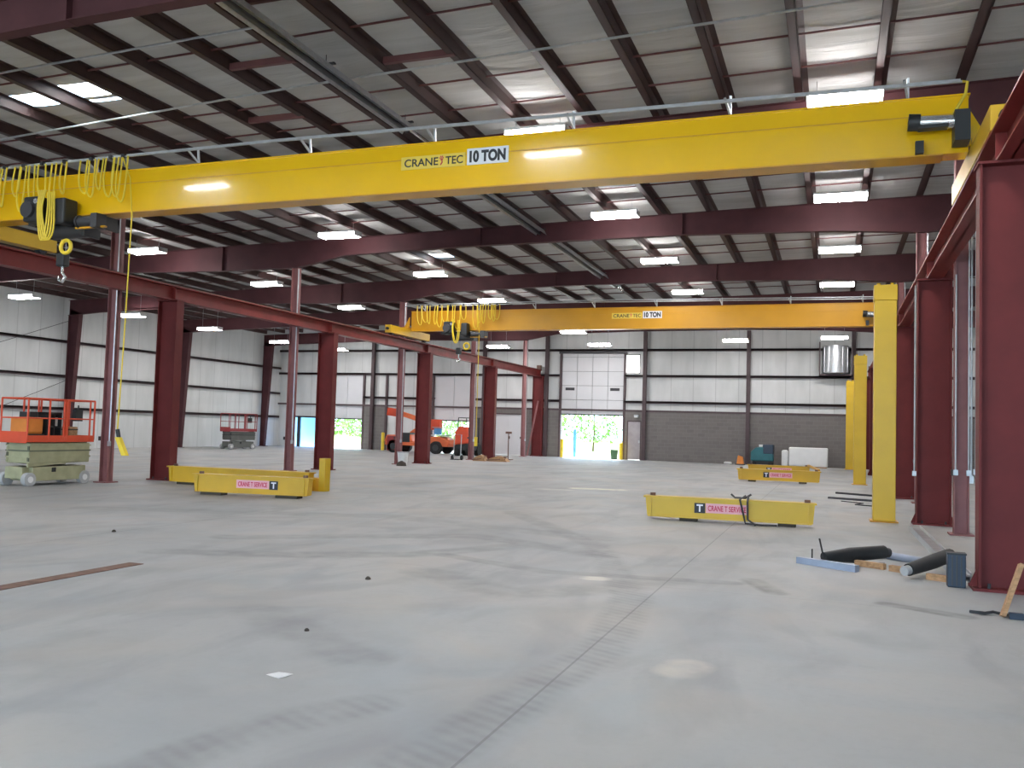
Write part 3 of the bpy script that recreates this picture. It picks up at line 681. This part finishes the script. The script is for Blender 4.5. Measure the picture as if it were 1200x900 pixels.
# ------------------------------------------------------------------ scissor lifts
def scissor(label, loc, rz, body, deck, dark, wheel, L=1.8, W=.78, scale=1.):
    r = thing('scissor_lift', label, 'scissor lift', loc, rz)
    B = lambda mb, n, m, p=None, **k: mb.build(n, m, p or r, **k)
    ch = B(MB().box(.2, L-.2, -W/2+.02, W/2-.02, .11, .42).box(0.02, L-.02, -W/2+.14, W/2-.14, .16, .42), 'chassis', body, bevel=.012)
    MB().box(.7, .8, -W/2, -W/2+.02, .3, .4).build('access_latch', M['black'], ch)
    for x in (.13, L-.17):
        for s in (-1, 1):
            w = B(MB().cyl((x, s*(W/2-.12), .15), (x, s*(W/2+.0), .15), .15, 20), 'wheel', wheel)
            MB().cyl((x, s*(W/2+.0), .15), (x, s*(W/2+.012), .15), .07, 14).build('wheel_hub', M['white'], w)
    z = .46
    for i in range(4):
        b = B(MB().bar((.1, -W/2+.08, z), (L-.1, -W/2+.08, z+.11), .05, .085).bar((.1, W/2-.08, z+.11), (L-.1, W/2-.08, z), .05, .085), 'scissor_arm', body if i % 2 == 0 else dark)
        z += .125
    B(MB().box(.12, L-.02, -W/2+.04, W/2-.04, .5, .95), 'scissor_cover', body, bevel=.02)
    for zz in (.62, .76, .88): B(MB().box(.1, L, -W/2+.03, W/2-.03, zz, zz+.03), 'cover_rib', body if zz != .76 else dark)
    B(MB().box(-.02, L+.03, -W/2, W/2, .97, 1.02), 'platform_floor', dark)
    B(MB().box(-.03, L+.04, -W/2-.01, -W/2+.01, .97, 1.12).box(-.03, L+.04, W/2-.01, W/2+.01, .97, 1.12).box(-.04, -.02, -W/2, W/2, .95, 1.2).box(L+.02, L+.04, -W/2, W/2, .97, 1.12), 'toe_board', deck)
    zt = 1.93
    for s in (-1, 1):
        y = s*W/2
        B(MB().tube([(-.02, y, zt), (L+.03, y, zt)], .022, 8).tube([(-.02, y, 1.5), (L+.03, y, 1.5)], .016, 8), 'guard_rail', deck)
        for x in (-.02, .55, .95, 1.02, L-.1, L+.03): B(MB().tube([(x, y, 1.02), (x, y, zt)], .021, 8), 'rail_post', deck)
    for x in (-.02, L+.03): B(MB().tube([(x, -W/2, zt), (x, W/2, zt)], .022, 8).tube([(x, -W/2, 1.5), (x, W/2, 1.5)], .016, 8), 'end_rail', deck)
    B(MB().box(.98, 1.06, -W/2-.02, -W/2+.03, 1.1, 1.9), 'gate_post', deck)
    c = B(MB().box(1.3, 1.5, -W/2+.02, -W/2+.14, 1.45, 1.72), 'control_box', M['black'])
    MB().cyl((1.4, -W/2+.06, 1.72), (1.4, -W/2+.06, 1.82), .018, 8).build('joystick', M['dark'], c)
    return r
# side seen by the camera is +X: lift points along +Y
sl = scissor('beige and orange scissor lift with guard rails, parked at the left edge of the photo', (-16.92, 14.62, 0), PI/2, M['beige'], M['orange'], M['olive'], M['greywheel'])
scissor('small faded red and grey scissor lift parked by the left wall', (-30.95, 39.9, 0), math.radians(78), M['grey'], M['liftred'], M['dark'], M['greywheel'])
# near lift platform cargo
g = MB().box(-.28, .28, -.2, .2, .12, .5).build('orange_machine', M['cone'], loc=(-16.95, 14.95, 1.02), bevel=.05, label='rounded orange and black machine standing on the platform of the nearer scissor lift', cat='machine')
MB().box(-.3, .3, -.22, .22, 0, .13).build('base', M['black'], g); MB().box(-.12, .2, -.1, .1, .5, .62).build('top_handle', M['black'], g)
g = MB().box(-.2, .2, -.2, -.17, 0, .62).box(-.2, .2, .17, .2, 0, .62).box(-.2, .2, -.2, .2, .58, .62).box(-.2, .2, -.2, .2, .28, .31).box(-.2, .2, -.2, .2, 0, .03).box(-.2, .2, -.015, .015, 0, .6).build('black_rack', M['black'], loc=(-16.85, 15.42, 1.02), label='open black rack standing on the nearer scissor lift platform', cat='rack')
for yy in (-.1, .1): MB().box(-.12, .12, yy-.06, yy+.06, .31, .5).build('white_bin', M['white'], g)
g = MB().box(-.12, .12, -.12, .12, 0, .3).build('wooden_crate', M['wood'], loc=(-16.7, 15.9, 1.02), bevel=.01, label='small brown crate on the nearer scissor lift, right of the black rack', cat='crate')
MB().box(-.125, .125, -.125, .125, .22, .25).build('lid_rim', M['darkwood'], g)

# ------------------------------------------------------------------ boom lift, telehandler
r = thing('boom_lift', 'orange articulated boom lift standing by the back doors, half hidden by a column', 'boom lift', (-22.3, 46.2, 0))
B = lambda mb, n, m, p=None, **k: mb.build(n, m, p or r, **k)
B(MB().box(-1.9, 2.05, -.75, .75, .42, .62), 'chassis', M['orange2'], bevel=.03)
B(MB().prism([(-2.0, .62), (-1.85, 1.0), (-.3, 1.05), (-.2, .62)], 1, -.7, .7), 'counterweight', M['orange2'], bevel=.05)
B(MB().prism([(.1, .55), (.3, .9), (1.4, 1.0), (2.1, .8), (2.15, .55)], 1, -.7, .7), 'engine_cover', M['orange2'], bevel=.05)
B(MB().box(-.95, -.35, -.74, .74, .5, 1.15), 'turntable_hatch', M['black'], bevel=.03)
B(MB().box(-1.7, -1.0, -.9, -.7, .1, .95), 'side_tray', M['liftred'], bevel=.04)
for x in (-1.3, 1.35):
    for s in (-1, 1):
        w = B(MB().cyl((x, s*.62, .36), (x, s*.9, .36), .36, 24), 'wheel', M['rubber'])
        MB().cyl((x, s*.9, .36), (x, s*.92, .36), .18, 16).build('wheel_hub', M['dark'], w)
B(MB().bar((-.6, 0, 1.1), (.55, 0, 1.85), .2, .22), 'lower_boom', M['orange2'])
B(MB().bar((1.0, 0, 1.62), (-1.3, 0, 2.25), .24, .26), 'main_boom', M['orange2'])
B(MB().bar((-2.15, 0, 2.35), (-1.25, 0, 2.25), .34, .45), 'boom_head', M['orange'], bevel=.03)
B(MB().box(.6, 1.25, -.2, .2, 1.35, 1.95), 'boom_knuckle', M['orange'], bevel=.04)
bk = B(MB().box(.85, 1.75, -.45, .45, 1.02, 1.08), 'basket', M['galv'])
MB().tube([(.9, -.4, 1.5), (1.7, -.4, 1.5), (1.7, .4, 1.5), (.9, .4, 1.5)], .02, 6, True).build('basket_rail', M['galv'], bk)
MB().box(1.05, 1.5, -.47, -.4, 1.1, 1.45).build('control_panel', M['bluepaint'], bk)
r = thing('forklift', 'orange and black forklift facing out beside the boom lift, left of a slim column', 'forklift', (-18.75, 44.5, 0))
B(MB().box(-.42, .42, -.5, 1.1, .3, .7), 'body', M['black'], bevel=.04)
B(MB().prism([(-.42, .6), (-.42, 1.3), (-.2, 1.6), (.3, 1.55), (.42, .7)], 1, -.6, -.1), 'counterweight', M['orange'], bevel=.06)
for x in (-.36, .36):
    for y in (-.25, .8): B(MB().cyl((x-.12, y, .3), (x+.12, y, .3), .3, 20), 'wheel', M['rubber'])
B(MB().tube([(-.35, -.4, 1.4), (-.35, -.3, 2.05), (-.35, .8, 2.05), (-.35, 1.0, .7)], .03, 6).tube([(.35, -.4, 1.4), (.35, -.3, 2.05), (.35, .8, 2.05), (.35, 1.0, .7)], .03, 6).box(-.38, .38, -.3, .8, 2.04, 2.08), 'overhead_guard', M['dark'])
B(MB().box(-.3, -.22, 1.1, 1.18, .1, 2.1).box(.22, .3, 1.1, 1.18, .1, 2.1), 'mast', M['dark'])
B(MB().box(-.2, .2, .0, .4, .7, .85).box(-.2, .2, -.05, .05, .85, 1.2), 'seat', M['black'], bevel=.03)

# ------------------------------------------------------------------ end trucks lying on the floor
def floor_truck(label, loc, rz, L=2.9, sign=None, blocks=True, taper=.07, ym=None, h=.36):
    ym = ym or M['yellow4']
    r = thing('steel_beam', label, 'beam', loc, rz)
    z0 = .07
    MB().prism([(0+taper*.5, z0), (L-taper*.4, z0), (L, z0+h-.03), (0, z0+h-.03)], 1, -.11, .11).build('web_box', ym, r)
    MB().box(-.03, L+.03, -.15, .15, z0+h-.03, z0+h).build('top_flange', ym, r)
    MB().box(.05, L-.05, -.14, .14, z0-.012, z0+.004).build('bottom_flange', ym, r)
    for x in (.1, L-.1): MB().box(x-.01, x+.01, -.14, -.11, z0, z0+h-.03).build('end_stiffener', M['yellow3'], r)
    for x in (.12, L-.12): MB().cyl((x, 0, z0+h), (x, 0, z0+h+.05), .05, 12).build('bolt_head', M['rust'], r)
    if sign:
        sx, left = sign
        lx = sx-.13 if left else sx+.75; px0 = sx if left else sx
        p = MB().box(px0, px0+.74, -.118, -.11, z0+.1, z0+.27).build('sticker', M['pinkink'], r)
        lettering('lettering', 'CRANE T SERVICE', M['redink'], p, px0+.37, -.12, z0+.185, .66, .1, .02)
        q = MB().box(px0-.2 if left else px0+.75, px0-.01 if left else px0+.94, -.119, -.11, z0+.09, z0+.27).build('badge', M['ink'], r)
        lettering('lettering', 'T', M['signwhite'], q, px0-.105 if left else px0+.845, -.121, z0+.18, .11, .13, .03)
    return r
def block(x, y, rz, lab, L=.5):
    o = MB().box(-L/2, L/2, -.12, .12, 0, .056).build('timber_block', M['darkwood'], loc=(x, y, 0), rotz=rz, bevel=.006, label=lab, cat='wood block')
    return o
floor_truck('yellow beam with pink sticker and dark badge, left in the photo', (-12.75, 15.55, 0), math.radians(8), 2.62, (1.0, False))
floor_truck('longer plain yellow beam lying behind the stickered beam, left of the photo centre', (-15.2, 17.62, 0), math.radians(1.5), 3.9)
block(-12.3, 15.57, .1, 'dark timber block under the left end of the left stickered beam'); block(-10.6, 15.8, .1, 'dark timber block under the right end of the left stickered beam')
block(-14.7, 17.64, 0, 'dark timber block under the left end of the plain yellow beam'); block(-11.7, 17.72, 0, 'dark timber block under the right end of the plain yellow beam')
r = thing('yellow_bracket', 'upright yellow steel plate standing at the right end of the left beams', 'bracket', (-11.05, 17.9, 0))
MB().box(-.09, .06, -.12, .12, .0, .76).build('upright_plate', M['yellow3'], r); MB().box(-.42, -.09, -.12, .12, 0, .3).build('foot_plate', M['yellow2'], r)
floor_truck('yellow beam with a badge and pink sticker lying right of the photo centre', (-3.22, 16.25, 0), math.radians(3), 2.93, (1.08, True), ym=M['yellow3'])
block(-2.45, 16.3, 0, 'brown timber block under the left part of the central stickered beam', .3); block(-.75, 16.38, 0, 'brown timber block under the right part of the central stickered beam', .3)
ch = MB().tube([(0, 0, .5), (-.08, -.16, .44), (-.02, -.17, .2), (.02, -.17, .03), (.3, -.2, .02), (.55, -.12, .02)], .018, 6).tube([(.05, .02, .5), (.05, -.17, .4), (.06, -.18, .1), (.2, -.3, .02)], .02, 6).tube([(-.25, 0, .52), (-.18, .0, .46), (.0, 0, .46), (.1, .0, .53)], .018, 6)
ch.build('lifting_chain', M['dark'], loc=(-1.46, 16.33, 0), label='dark chain and sling draped over the middle of the central yellow beam', cat='chain')
floor_truck('distant yellow beam with badge and pink sticker, front one of the far pair', (-3.08, 31.4, 0), math.radians(2), 2.68, (1.05, True))
floor_truck('distant yellow beam behind the far stickered beam, in front of the teal machine', (-3.15, 36.2, 0), 0, 2.3, (.9, True))
block(-2.6, 31.42, 0, 'dark block under the left end of the far stickered beam', .25); block(-.95, 31.46, 0, 'dark block under the right end of the far stickered beam', .25)
block(-2.7, 36.2, 0, 'dark block under the left end of the rearmost yellow beam', .25); block(-1.3, 36.2, 0, 'dark block under the right end of the rearmost yellow beam', .25)
MB().bar((-.45, 31.5, .47), (-.9, 36.2, .47), .08, .06).build('linking_bar', M['yellow2'], label='thin yellow bar linking the right ends of the far yellow beams', cat='bar')

# ------------------------------------------------------------------ loose things on the right
def pipe(a, b, r, m, lab, name='pipe', cat='pipe'): return MB().tube([a, b], r, 12).build(name, m, label=lab, cat=cat)
MB().bar((-.4, 11.78, .04), (.28, 11.36, .04), .09, .08).build('steel_channel', M['paleblue'], label='short pale blue steel channel, leftmost of the pile by the right column', cat='steel channel')
r = thing('black_sleeve', 'long black insulated tube lying left in the pile of parts', 'tube', (-.1, 11.75, 0))
MB().tube([(0, 0, .1), (.3, .25, .12), (.72, .62, .14)], [.06, .09, .085], 12).build('sleeve', M['black'], r)
MB().tube([(.72, .62, .14), (.78, .67, .13)], .06, 12).build('sleeve_end', M['dark'], r)
MB().bar((.0, -.02, .1), (-.05, -.05, .33), .015, .015).build('strap', M['black'], r)
r = thing('black_sleeve', 'second black tube lying right in the pile, pointing at the dark blue bin', 'tube', (.82, 11.15, 0))
MB().tube([(0, 0, .1), (.3, .45, .16), (.52, .85, .2)], [.07, .085, .08], 12).build('sleeve', M['black'], r)
MB().tube([(0, 0, .1), (-.05, -.06, .09)], .055, 12).build('sleeve_end', M['greywheel'], r)
MB().tube([(.62, 12.9, .05), (1.2, 12.3, .05)], .05, 10).build('pipe', M['paleblue'], label='pale grey pipe lying behind the two black tubes', cat='pipe')
for (a, b, lab) in (((.28, 11.95), (.6, 11.75), 'grey-brown timber offcut between the two black tubes'), ((.66, 11.69), (.82, 11.58), 'short pale timber offcut, middle of the pile'), ((1.02, 11.22), (1.3, 11.08), 'short timber offcut beside the dark blue bin')):
    MB().bar(a+(.035,), b+(.035,), .07, .07).build('timber_offcut', M['wood'], label=lab, cat='timber')
MB().tube([(.62, 12.15, .02), (.1, 12.05, .02), (-.2, 12.0, .02)], .012, 6).build('cable', M['black'], label='thin dark cable lying behind the left black tube', cat='cable')
MB().tube([(-.24, 12.0, .0), (-.24, 12.0, .16)], .01, 6).tube([(-.28, 12.0, 0.005), (-.2, 12., .005)], .01, 6).build('steel_stake', M['dark'], label='small dark upright peg at the left end of the pile', cat='peg')
r = thing('dark_bin', 'dark blue upright box standing against the right edge column', 'box', (1.27, 10.82, 0))
MB().box(-.09, .09, -.07, .07, 0, .36).build('body', M['navy'], r, bevel=.01)
for x in (-.045, .0, .045): MB().box(x-.008, x+.008, -.075, -.07, .02, .34).build('rib', M['dark'], r)
MB().box(-.095, .095, -.075, .075, .35, .37).build('lid', M['black'], r)
r = thing('steel_channel', 'long pale grey steel channel lying on the floor under the right columns', 'steel channel', (0, 0, 0))
MB().bar((1.35, 17.0, .06), (1.4, 11.3, .06), .16, .02).build('channel_web', M['galv'], r); MB().bar((1.27, 17.0, .05), (1.32, 11.3, .05), .015, .1).bar((1.43, 17.0, .05), (1.48, 11.3, .05), .015, .1).build('channel_flange', M['galv'], r)
MB().bar((1.45, 9.12, .02), (1.62, 9.25, .48), .035, .09, up=(0, 1, 0)).build('timber_prop', M['wood'], label='leaning timber at the lower right edge of the photo', cat='timber')
MB().tube([(1.2, 9.25, .015), (1.32, 9.2, .02), (1.4, 9.3, .02), (1.55, 9.15, .02)], .014, 6).build('cable', M['black'], label='short black cable beside the leaning timber at the right edge', cat='cable')
MB().cbox((1.56, 9.12, .03), (.12, .06, .06)).build('plug_box', M['navy'], bevel=.01, label='small dark blue plug lying beside the leaning timber', cat='plug')
for a, b, lab in (((-.1, 24.5), (1.0, 24.1), 'dark steel offcut on the floor left of the tall yellow column, nearer'), ((.1, 26.8), (1.1, 26.2), 'dark steel offcut on the floor left of the tall yellow column, farther')):
    MB().bar(a+(.025,), b+(.025,), .12, .05).build('steel_offcut', M['dark'], label=lab, cat='steel offcut')
MB().tube([(.2, 23.6, .012), (.7, 23.2, .012), (.5, 22.6, .012), (1.1, 22.3, .012)], .012, 6).build('cable', M['dark'], label='thin loose cable on the floor behind the tall yellow column', cat='cable')

# ------------------------------------------------------------------ back wall objects
r = thing('floor_scrubber', 'teal and dark machine standing before the grey blockwork', 'machine', (-3.45, 48.1, 0))
MB().prism([(-.6, .25), (-.6, .7), (-.35, .95), (.2, 1.0), (.5, .85), (.55, .25)], 1, -.35, .35).build('body', M['teal'], r, bevel=.05)
MB().box(.0, .55, -.36, .36, .6, 1.12).build('tank', M['navy'], r, bevel=.06); MB().box(-.5, .5, -.3, .3, .08, .27).build('deck', M['black'], r)
for x in (-.4, .4): MB().cyl((x, -.34, .12), (x, .34, .12), .12, 16).build('wheel', M['rubber'], r)
MB().box(-.2, 0, -.1, .1, .98, 1.1).build('cap', M['white'], r)
r = thing('white_panel_box', 'large white box standing against the blockwork, right of the teal machine', 'box', (-1.25, 48.2, 0))
MB().box(-.9, 1.0, -.4, .4, .05, 1.02).build('box_body', M['white'], r, bevel=.06); MB().box(-.85, .95, -.35, .35, 0, .06).build('pallet_base', M['wood'], r)
MB().box(-.16, .16, -.16, .16, 0, .86).build('white_drum', M['white'], loc=(-2.35, 48.0, 0), bevel=.08, label='narrow white container between the teal machine and the white box', cat='container')
r = thing('work_light', 'small orange object on the floor left of the teal machine', 'floor object', (-4.6, 48.2, 0))
MB().prism([(-.2, 0), (.2, 0), (.12, .42), (-.12, .5)], 1, -.15, .15).build('orange_body', M['cone'], r, bevel=.03); MB().box(-.25, .25, -.18, .18, 0, .05).build('base', M['dark'], r)
MB().box(-.2, .2, -.14, .14, 0, .14).build('white_sack', M['white'], loc=(-5.25, 48.2, 0), bevel=.05, label='small white bundle on the floor left of the orange object', cat='bundle')
# round exhaust fan in square cage on the wall
r = thing('wall_fan', 'large round galvanised fan housing in a dark frame high on the back wall', 'fan', (.08, WB-.5, 5.62))
MB().box(-.82, .82, -.3, -.25, -.85, -.78).box(-.82, -.76, -.3, .33, -.85, .9).box(.76, .82, -.3, .33, -.85, .9).box(-.82, .82, .2, .33, -.85, -.78).build('frame', M['wallsteel'], r)
fm = MB(); ring1 = 28
for s0, s1, ra, rb in ((-.72, .62, .66, .66),):
    fm.cyl((0, 0, s0), (0, 0, s1), .66, 32)
fm.build('fan_drum', M['galv'], r)
MB().cyl((0, 0, .62), (0, 0, .7), .6, 32).build('drum_cap', M['galv'], r)
for a in range(5): 
    t = -PI/2+(a-2)*.5; MB().cbox((.665*math.cos(t), .665*math.sin(t)*.5-.33, -.05), (.03, .03, 1.3)).build('rib', M['galv'], r)
r = thing('wall_lamp', 'small dark wall lamp beside the grey door right of the loading door', 'lamp', (-10.4, WB-.13, 2.42))
MB().box(-.12, .12, -.14, 0, 0, .1).build('lamp_body', M['galv'], r); MB().box(-.1, .1, -.16, -.02, -.04, 0).build('lamp_glass', M['white'], r)
# bollards & posts by the doors
def bollard(x, y, lab, h=1.05, m='bollard'):
    o = MB().tube([(0, 0, 0), (0, 0, h-.06)], .1, 16).build('bollard', M[m], loc=(x, y, 0), label=lab, cat='bollard')
    MB().tube([(0, 0, h-.06), (0, 0, h-.02), (0, 0, h)], [.1, .085, .03], 16).build('domed_cap', M[m], o)
bollard(-14.6, WB-.55, 'yellow bollard at the left side of the open loading door')
bollard(-11.15, WB-.55, 'yellow bollard at the right side of the open loading door', .95)
bollard(-26.0, WB-.75, 'yellow bollard left of the orange boom lift', 1.1)
bollard(-14.25, WB+.9, 'taller blue post just outside the open loading door', 1.65, 'bluepaint')
MB().prism([(-.16, 0), (.16, 0), (.2, .55), (-.2, .55)], 1, -.15, .15).build('green_bin', paint('green_bin_plastic', (.05, .12, .05), .5), loc=(-11.55, WB-.45, 0), label='small dark green bin at the right side of the loading door', cat='bin', bevel=.02)
# scraps
r = thing('white_bucket', 'white bucket left of the foot of the third wide column', 'bucket', (-15.9, 31.4, 0))
MB().tube([(0, 0, 0), (0, 0, .5)], [.17, .22], 16).build('bucket_body', M['white'], r); MB().tube([(0, 0, .5), (0, 0, .53)], .235, 16).build('rim', M['greywheel'], r)
MB().tube([(.05, -.3, 0), (.05, -.3, .12), (.05, -.3, .2)], [.2, .17, .03], 12).build('dark_bag', M['darkwood'], loc=(-15.75, 31.2, 0), label='dark crumpled bag on the floor in front of the white bucket', cat='bag')
for x, y, w, h, lab in ((-15.62, 38.9, .32, .28, 'brown cardboard heap at the left foot of the fourth wide column'), (-14.75, 39.0, .5, .26, 'brown timber heap right of the fourth wide column')):
    o = MB().prism([(-w, 0), (w, 0), (w*.6, h*.7), (w*.1, h), (-w*.7, h*.55)], 1, -.25, .25).build('scrap_heap', M['wood'], loc=(x, y, 0), label=lab, cat='heap')
    for k in range(3): MB().bar((-w+.1*k, -.28+.2*k, .06+.05*k), (w*.8, -.2+.15*k, .12+.06*k), .06, .04).build('offcut', M['rust'], o)
MB().bar((-16.62, 48.55, .02), (-16.05, 48.6, 3.2), .09, .04, up=(0, 1, 0)).build('leaning_board', M['pink'], label='long reddish board leaning against the farthest wide column', cat='board')
r = thing('hand_truck', 'grey hand truck standing against the slim column left of the fourth wide column', 'hand truck', (-16.75, 38.6, 0))
MB().tube([(-.18, .1, .1), (-.18, .15, 1.2), (.18, .15, 1.2), (.18, .1, .1)], .022, 6).build('frame', M['galv'], r); MB().box(-.22, .22, -.2, .1, .02, .05).build('toe_plate', M['dark'], r)
for x in (-.24, .24): MB().cyl((x-.03, .12, .12), (x+.03, .12, .12), .12, 14).build('wheel', M['rubber'], r)
r = thing('sign_stand', 'thin dark stand right of the fourth wide column, before the white double door', 'stand', (-15.2, 41.5, 0))
MB().tube([(0, 0, .03), (0, 0, 1.4)], .025, 8).build('pole', M['rust'], r); MB().box(-.16, .16, -.02, .02, 1.3, 1.4).build('crossbar', M['rust'], r); MB().box(-.2, .2, -.2, .2, 0, .03).build('base', M['rust'], r)
# floor slot and paper
MB().box(-7.19, -7.0, 2.6, 7.75, 0.0, .006).build('floor_track', M['rust'], label='long rusty brown steel strip set in the floor at the left', cat='floor strip')
MB().add([(-3.32, 4.78, .003), (-3.2, 4.74, .004), (-3.16, 4.84, .012), (-3.28, 4.86, .003)], [(0, 1, 2, 3)]).add([(-3.32, 4.78, .001), (-3.2, 4.74, .001), (-3.16, 4.84, .008), (-3.28, 4.86, .001)], [(3, 2, 1, 0)]).build('paper_scrap', M['paper'], label='small white scrap of paper on the near floor', cat='paper')
for x, y, s, lab in ((-3.75, 5.9, .02, 'tiny dark pebble on the near floor, left of centre'), (-9.3, 9.7, .03, 'tiny dark scrap on the floor far left'), (-4.45, 8.1, .03, 'tiny dark scrap on the floor below the left beams')):
    MB().tube([(0, 0, 0), (0, 0, s*.5), (0, 0, s)], [s, s*.9, s*.4], 7).build('pebble', M['darkwood'], loc=(x, y, 0), label=lab, cat='debris')

# wall cross-bracing rods on the left wall
for (ya, za, yb, zb, lab) in ((24.4, 6.0, 31.8, 3.2, 'upper'), (24.4, 3.2, 31.8, .3, 'lower')):
    MB().tube([(WL+.3, ya, zb), (WL+.3, yb, za)], .012, 5).build('bracing_rod', M['dark'], label=lab+' thin diagonal bracing rod on the left wall at the photo edge', cat='rod')

# ------------------------------------------------------------------ trees outside the doors
def tree(x, y, h, w, n, lab):
    r = thing('leafy_tree', lab, 'tree', (x, y, -.05))
    MB().tube([(0, 0, 0), (.1, 0, h*.35), (-.05, .1, h*.7)], [.09, .06, .03], 8).build('trunk', M['bark'], r)
    mb = MB()
    for i in range(n):
        a = random.uniform(0, 2*PI); q = random.random()**.5; zz = random.uniform(.12, 1)
        rad = w*q*math.sin(PI*min(1, zz*.8+.12)); c = Vector((rad*math.cos(a), rad*math.sin(a), h*zz))
        u = Vector((random.uniform(-1, 1), random.uniform(-1, 1), random.uniform(-1, 1))).normalized(); v = u.orthogonal().normalized(); s = random.uniform(.1, .22)
        mb.add([c-u*s, c-v*s*.5, c+u*s, c+v*s*.5], [(0, 1, 2, 3)])
    mb.build('foliage', M['leaf'], r)
for x, y, h, w, lab in ((-12.0, 66, 5.5, 2.6, 'leafy green tree outside, seen through the right part of the loading door'), (-17.8, 68, 6, 2.8, 'leafy green tree outside, seen through the left part of the loading door'),
                        (-34.0, 61, 5, 2.4, 'leafy green tree outside, seen through the far left open door'), (-39.4, 64, 5.5, 2.6, 'leafy green tree outside, left behind the far left open door'),
                        (-26.9, 62, 5, 2.4, 'leafy green tree outside, seen through the door behind the boom lift'), (-21.4, 64, 5, 2.6, 'leafy green tree outside, right of the one behind the boom lift')):
    tree(x, y, h, w, 1500, lab)

# ------------------------------------------------------------------ world, sun, camera
w = bpy.data.worlds.new('world'); bpy.context.scene.world = w; w.use_nodes = True
bg = w.node_tree.nodes['Background']; bg.inputs[0].default_value = (.56, .78, 1, 1); bg.inputs[1].default_value = 8.0
sd = bpy.data.lights.new('sun', 'SUN'); sd.energy = 34; sd.angle = .02; sd.color = (1, .96, .88)
so = bpy.data.objects.new('sun', sd); C.objects.link(so); so.rotation_euler = (math.radians(32), 0, math.radians(-160))

R_ = Vector((0.9398161, 0.3404583, 0.0288757)); U_ = Vector((-0.0102015, -0.0565136, 0.9983497)); F_ = Vector((-0.3415283, 0.9385597, 0.0496392))
cd = bpy.data.cameras.new('camera'); cd.sensor_width = 36; cd.lens = 31.151; cd.clip_end = 500
co = bpy.data.objects.new('camera', cd); C.objects.link(co)
mx = Matrix((R_, U_, -F_)).transposed().to_4x4(); mx.translation = Vector((0, 0, 1.585)); co.matrix_world = mx
sc = bpy.context.scene; sc.camera = co
sc.view_settings.view_transform = 'Standard'; sc.view_settings.look = 'None'; sc.view_settings.gamma = 1; sc.view_settings.use_curve_mapping = False
sc.view_settings.exposure = 0.0
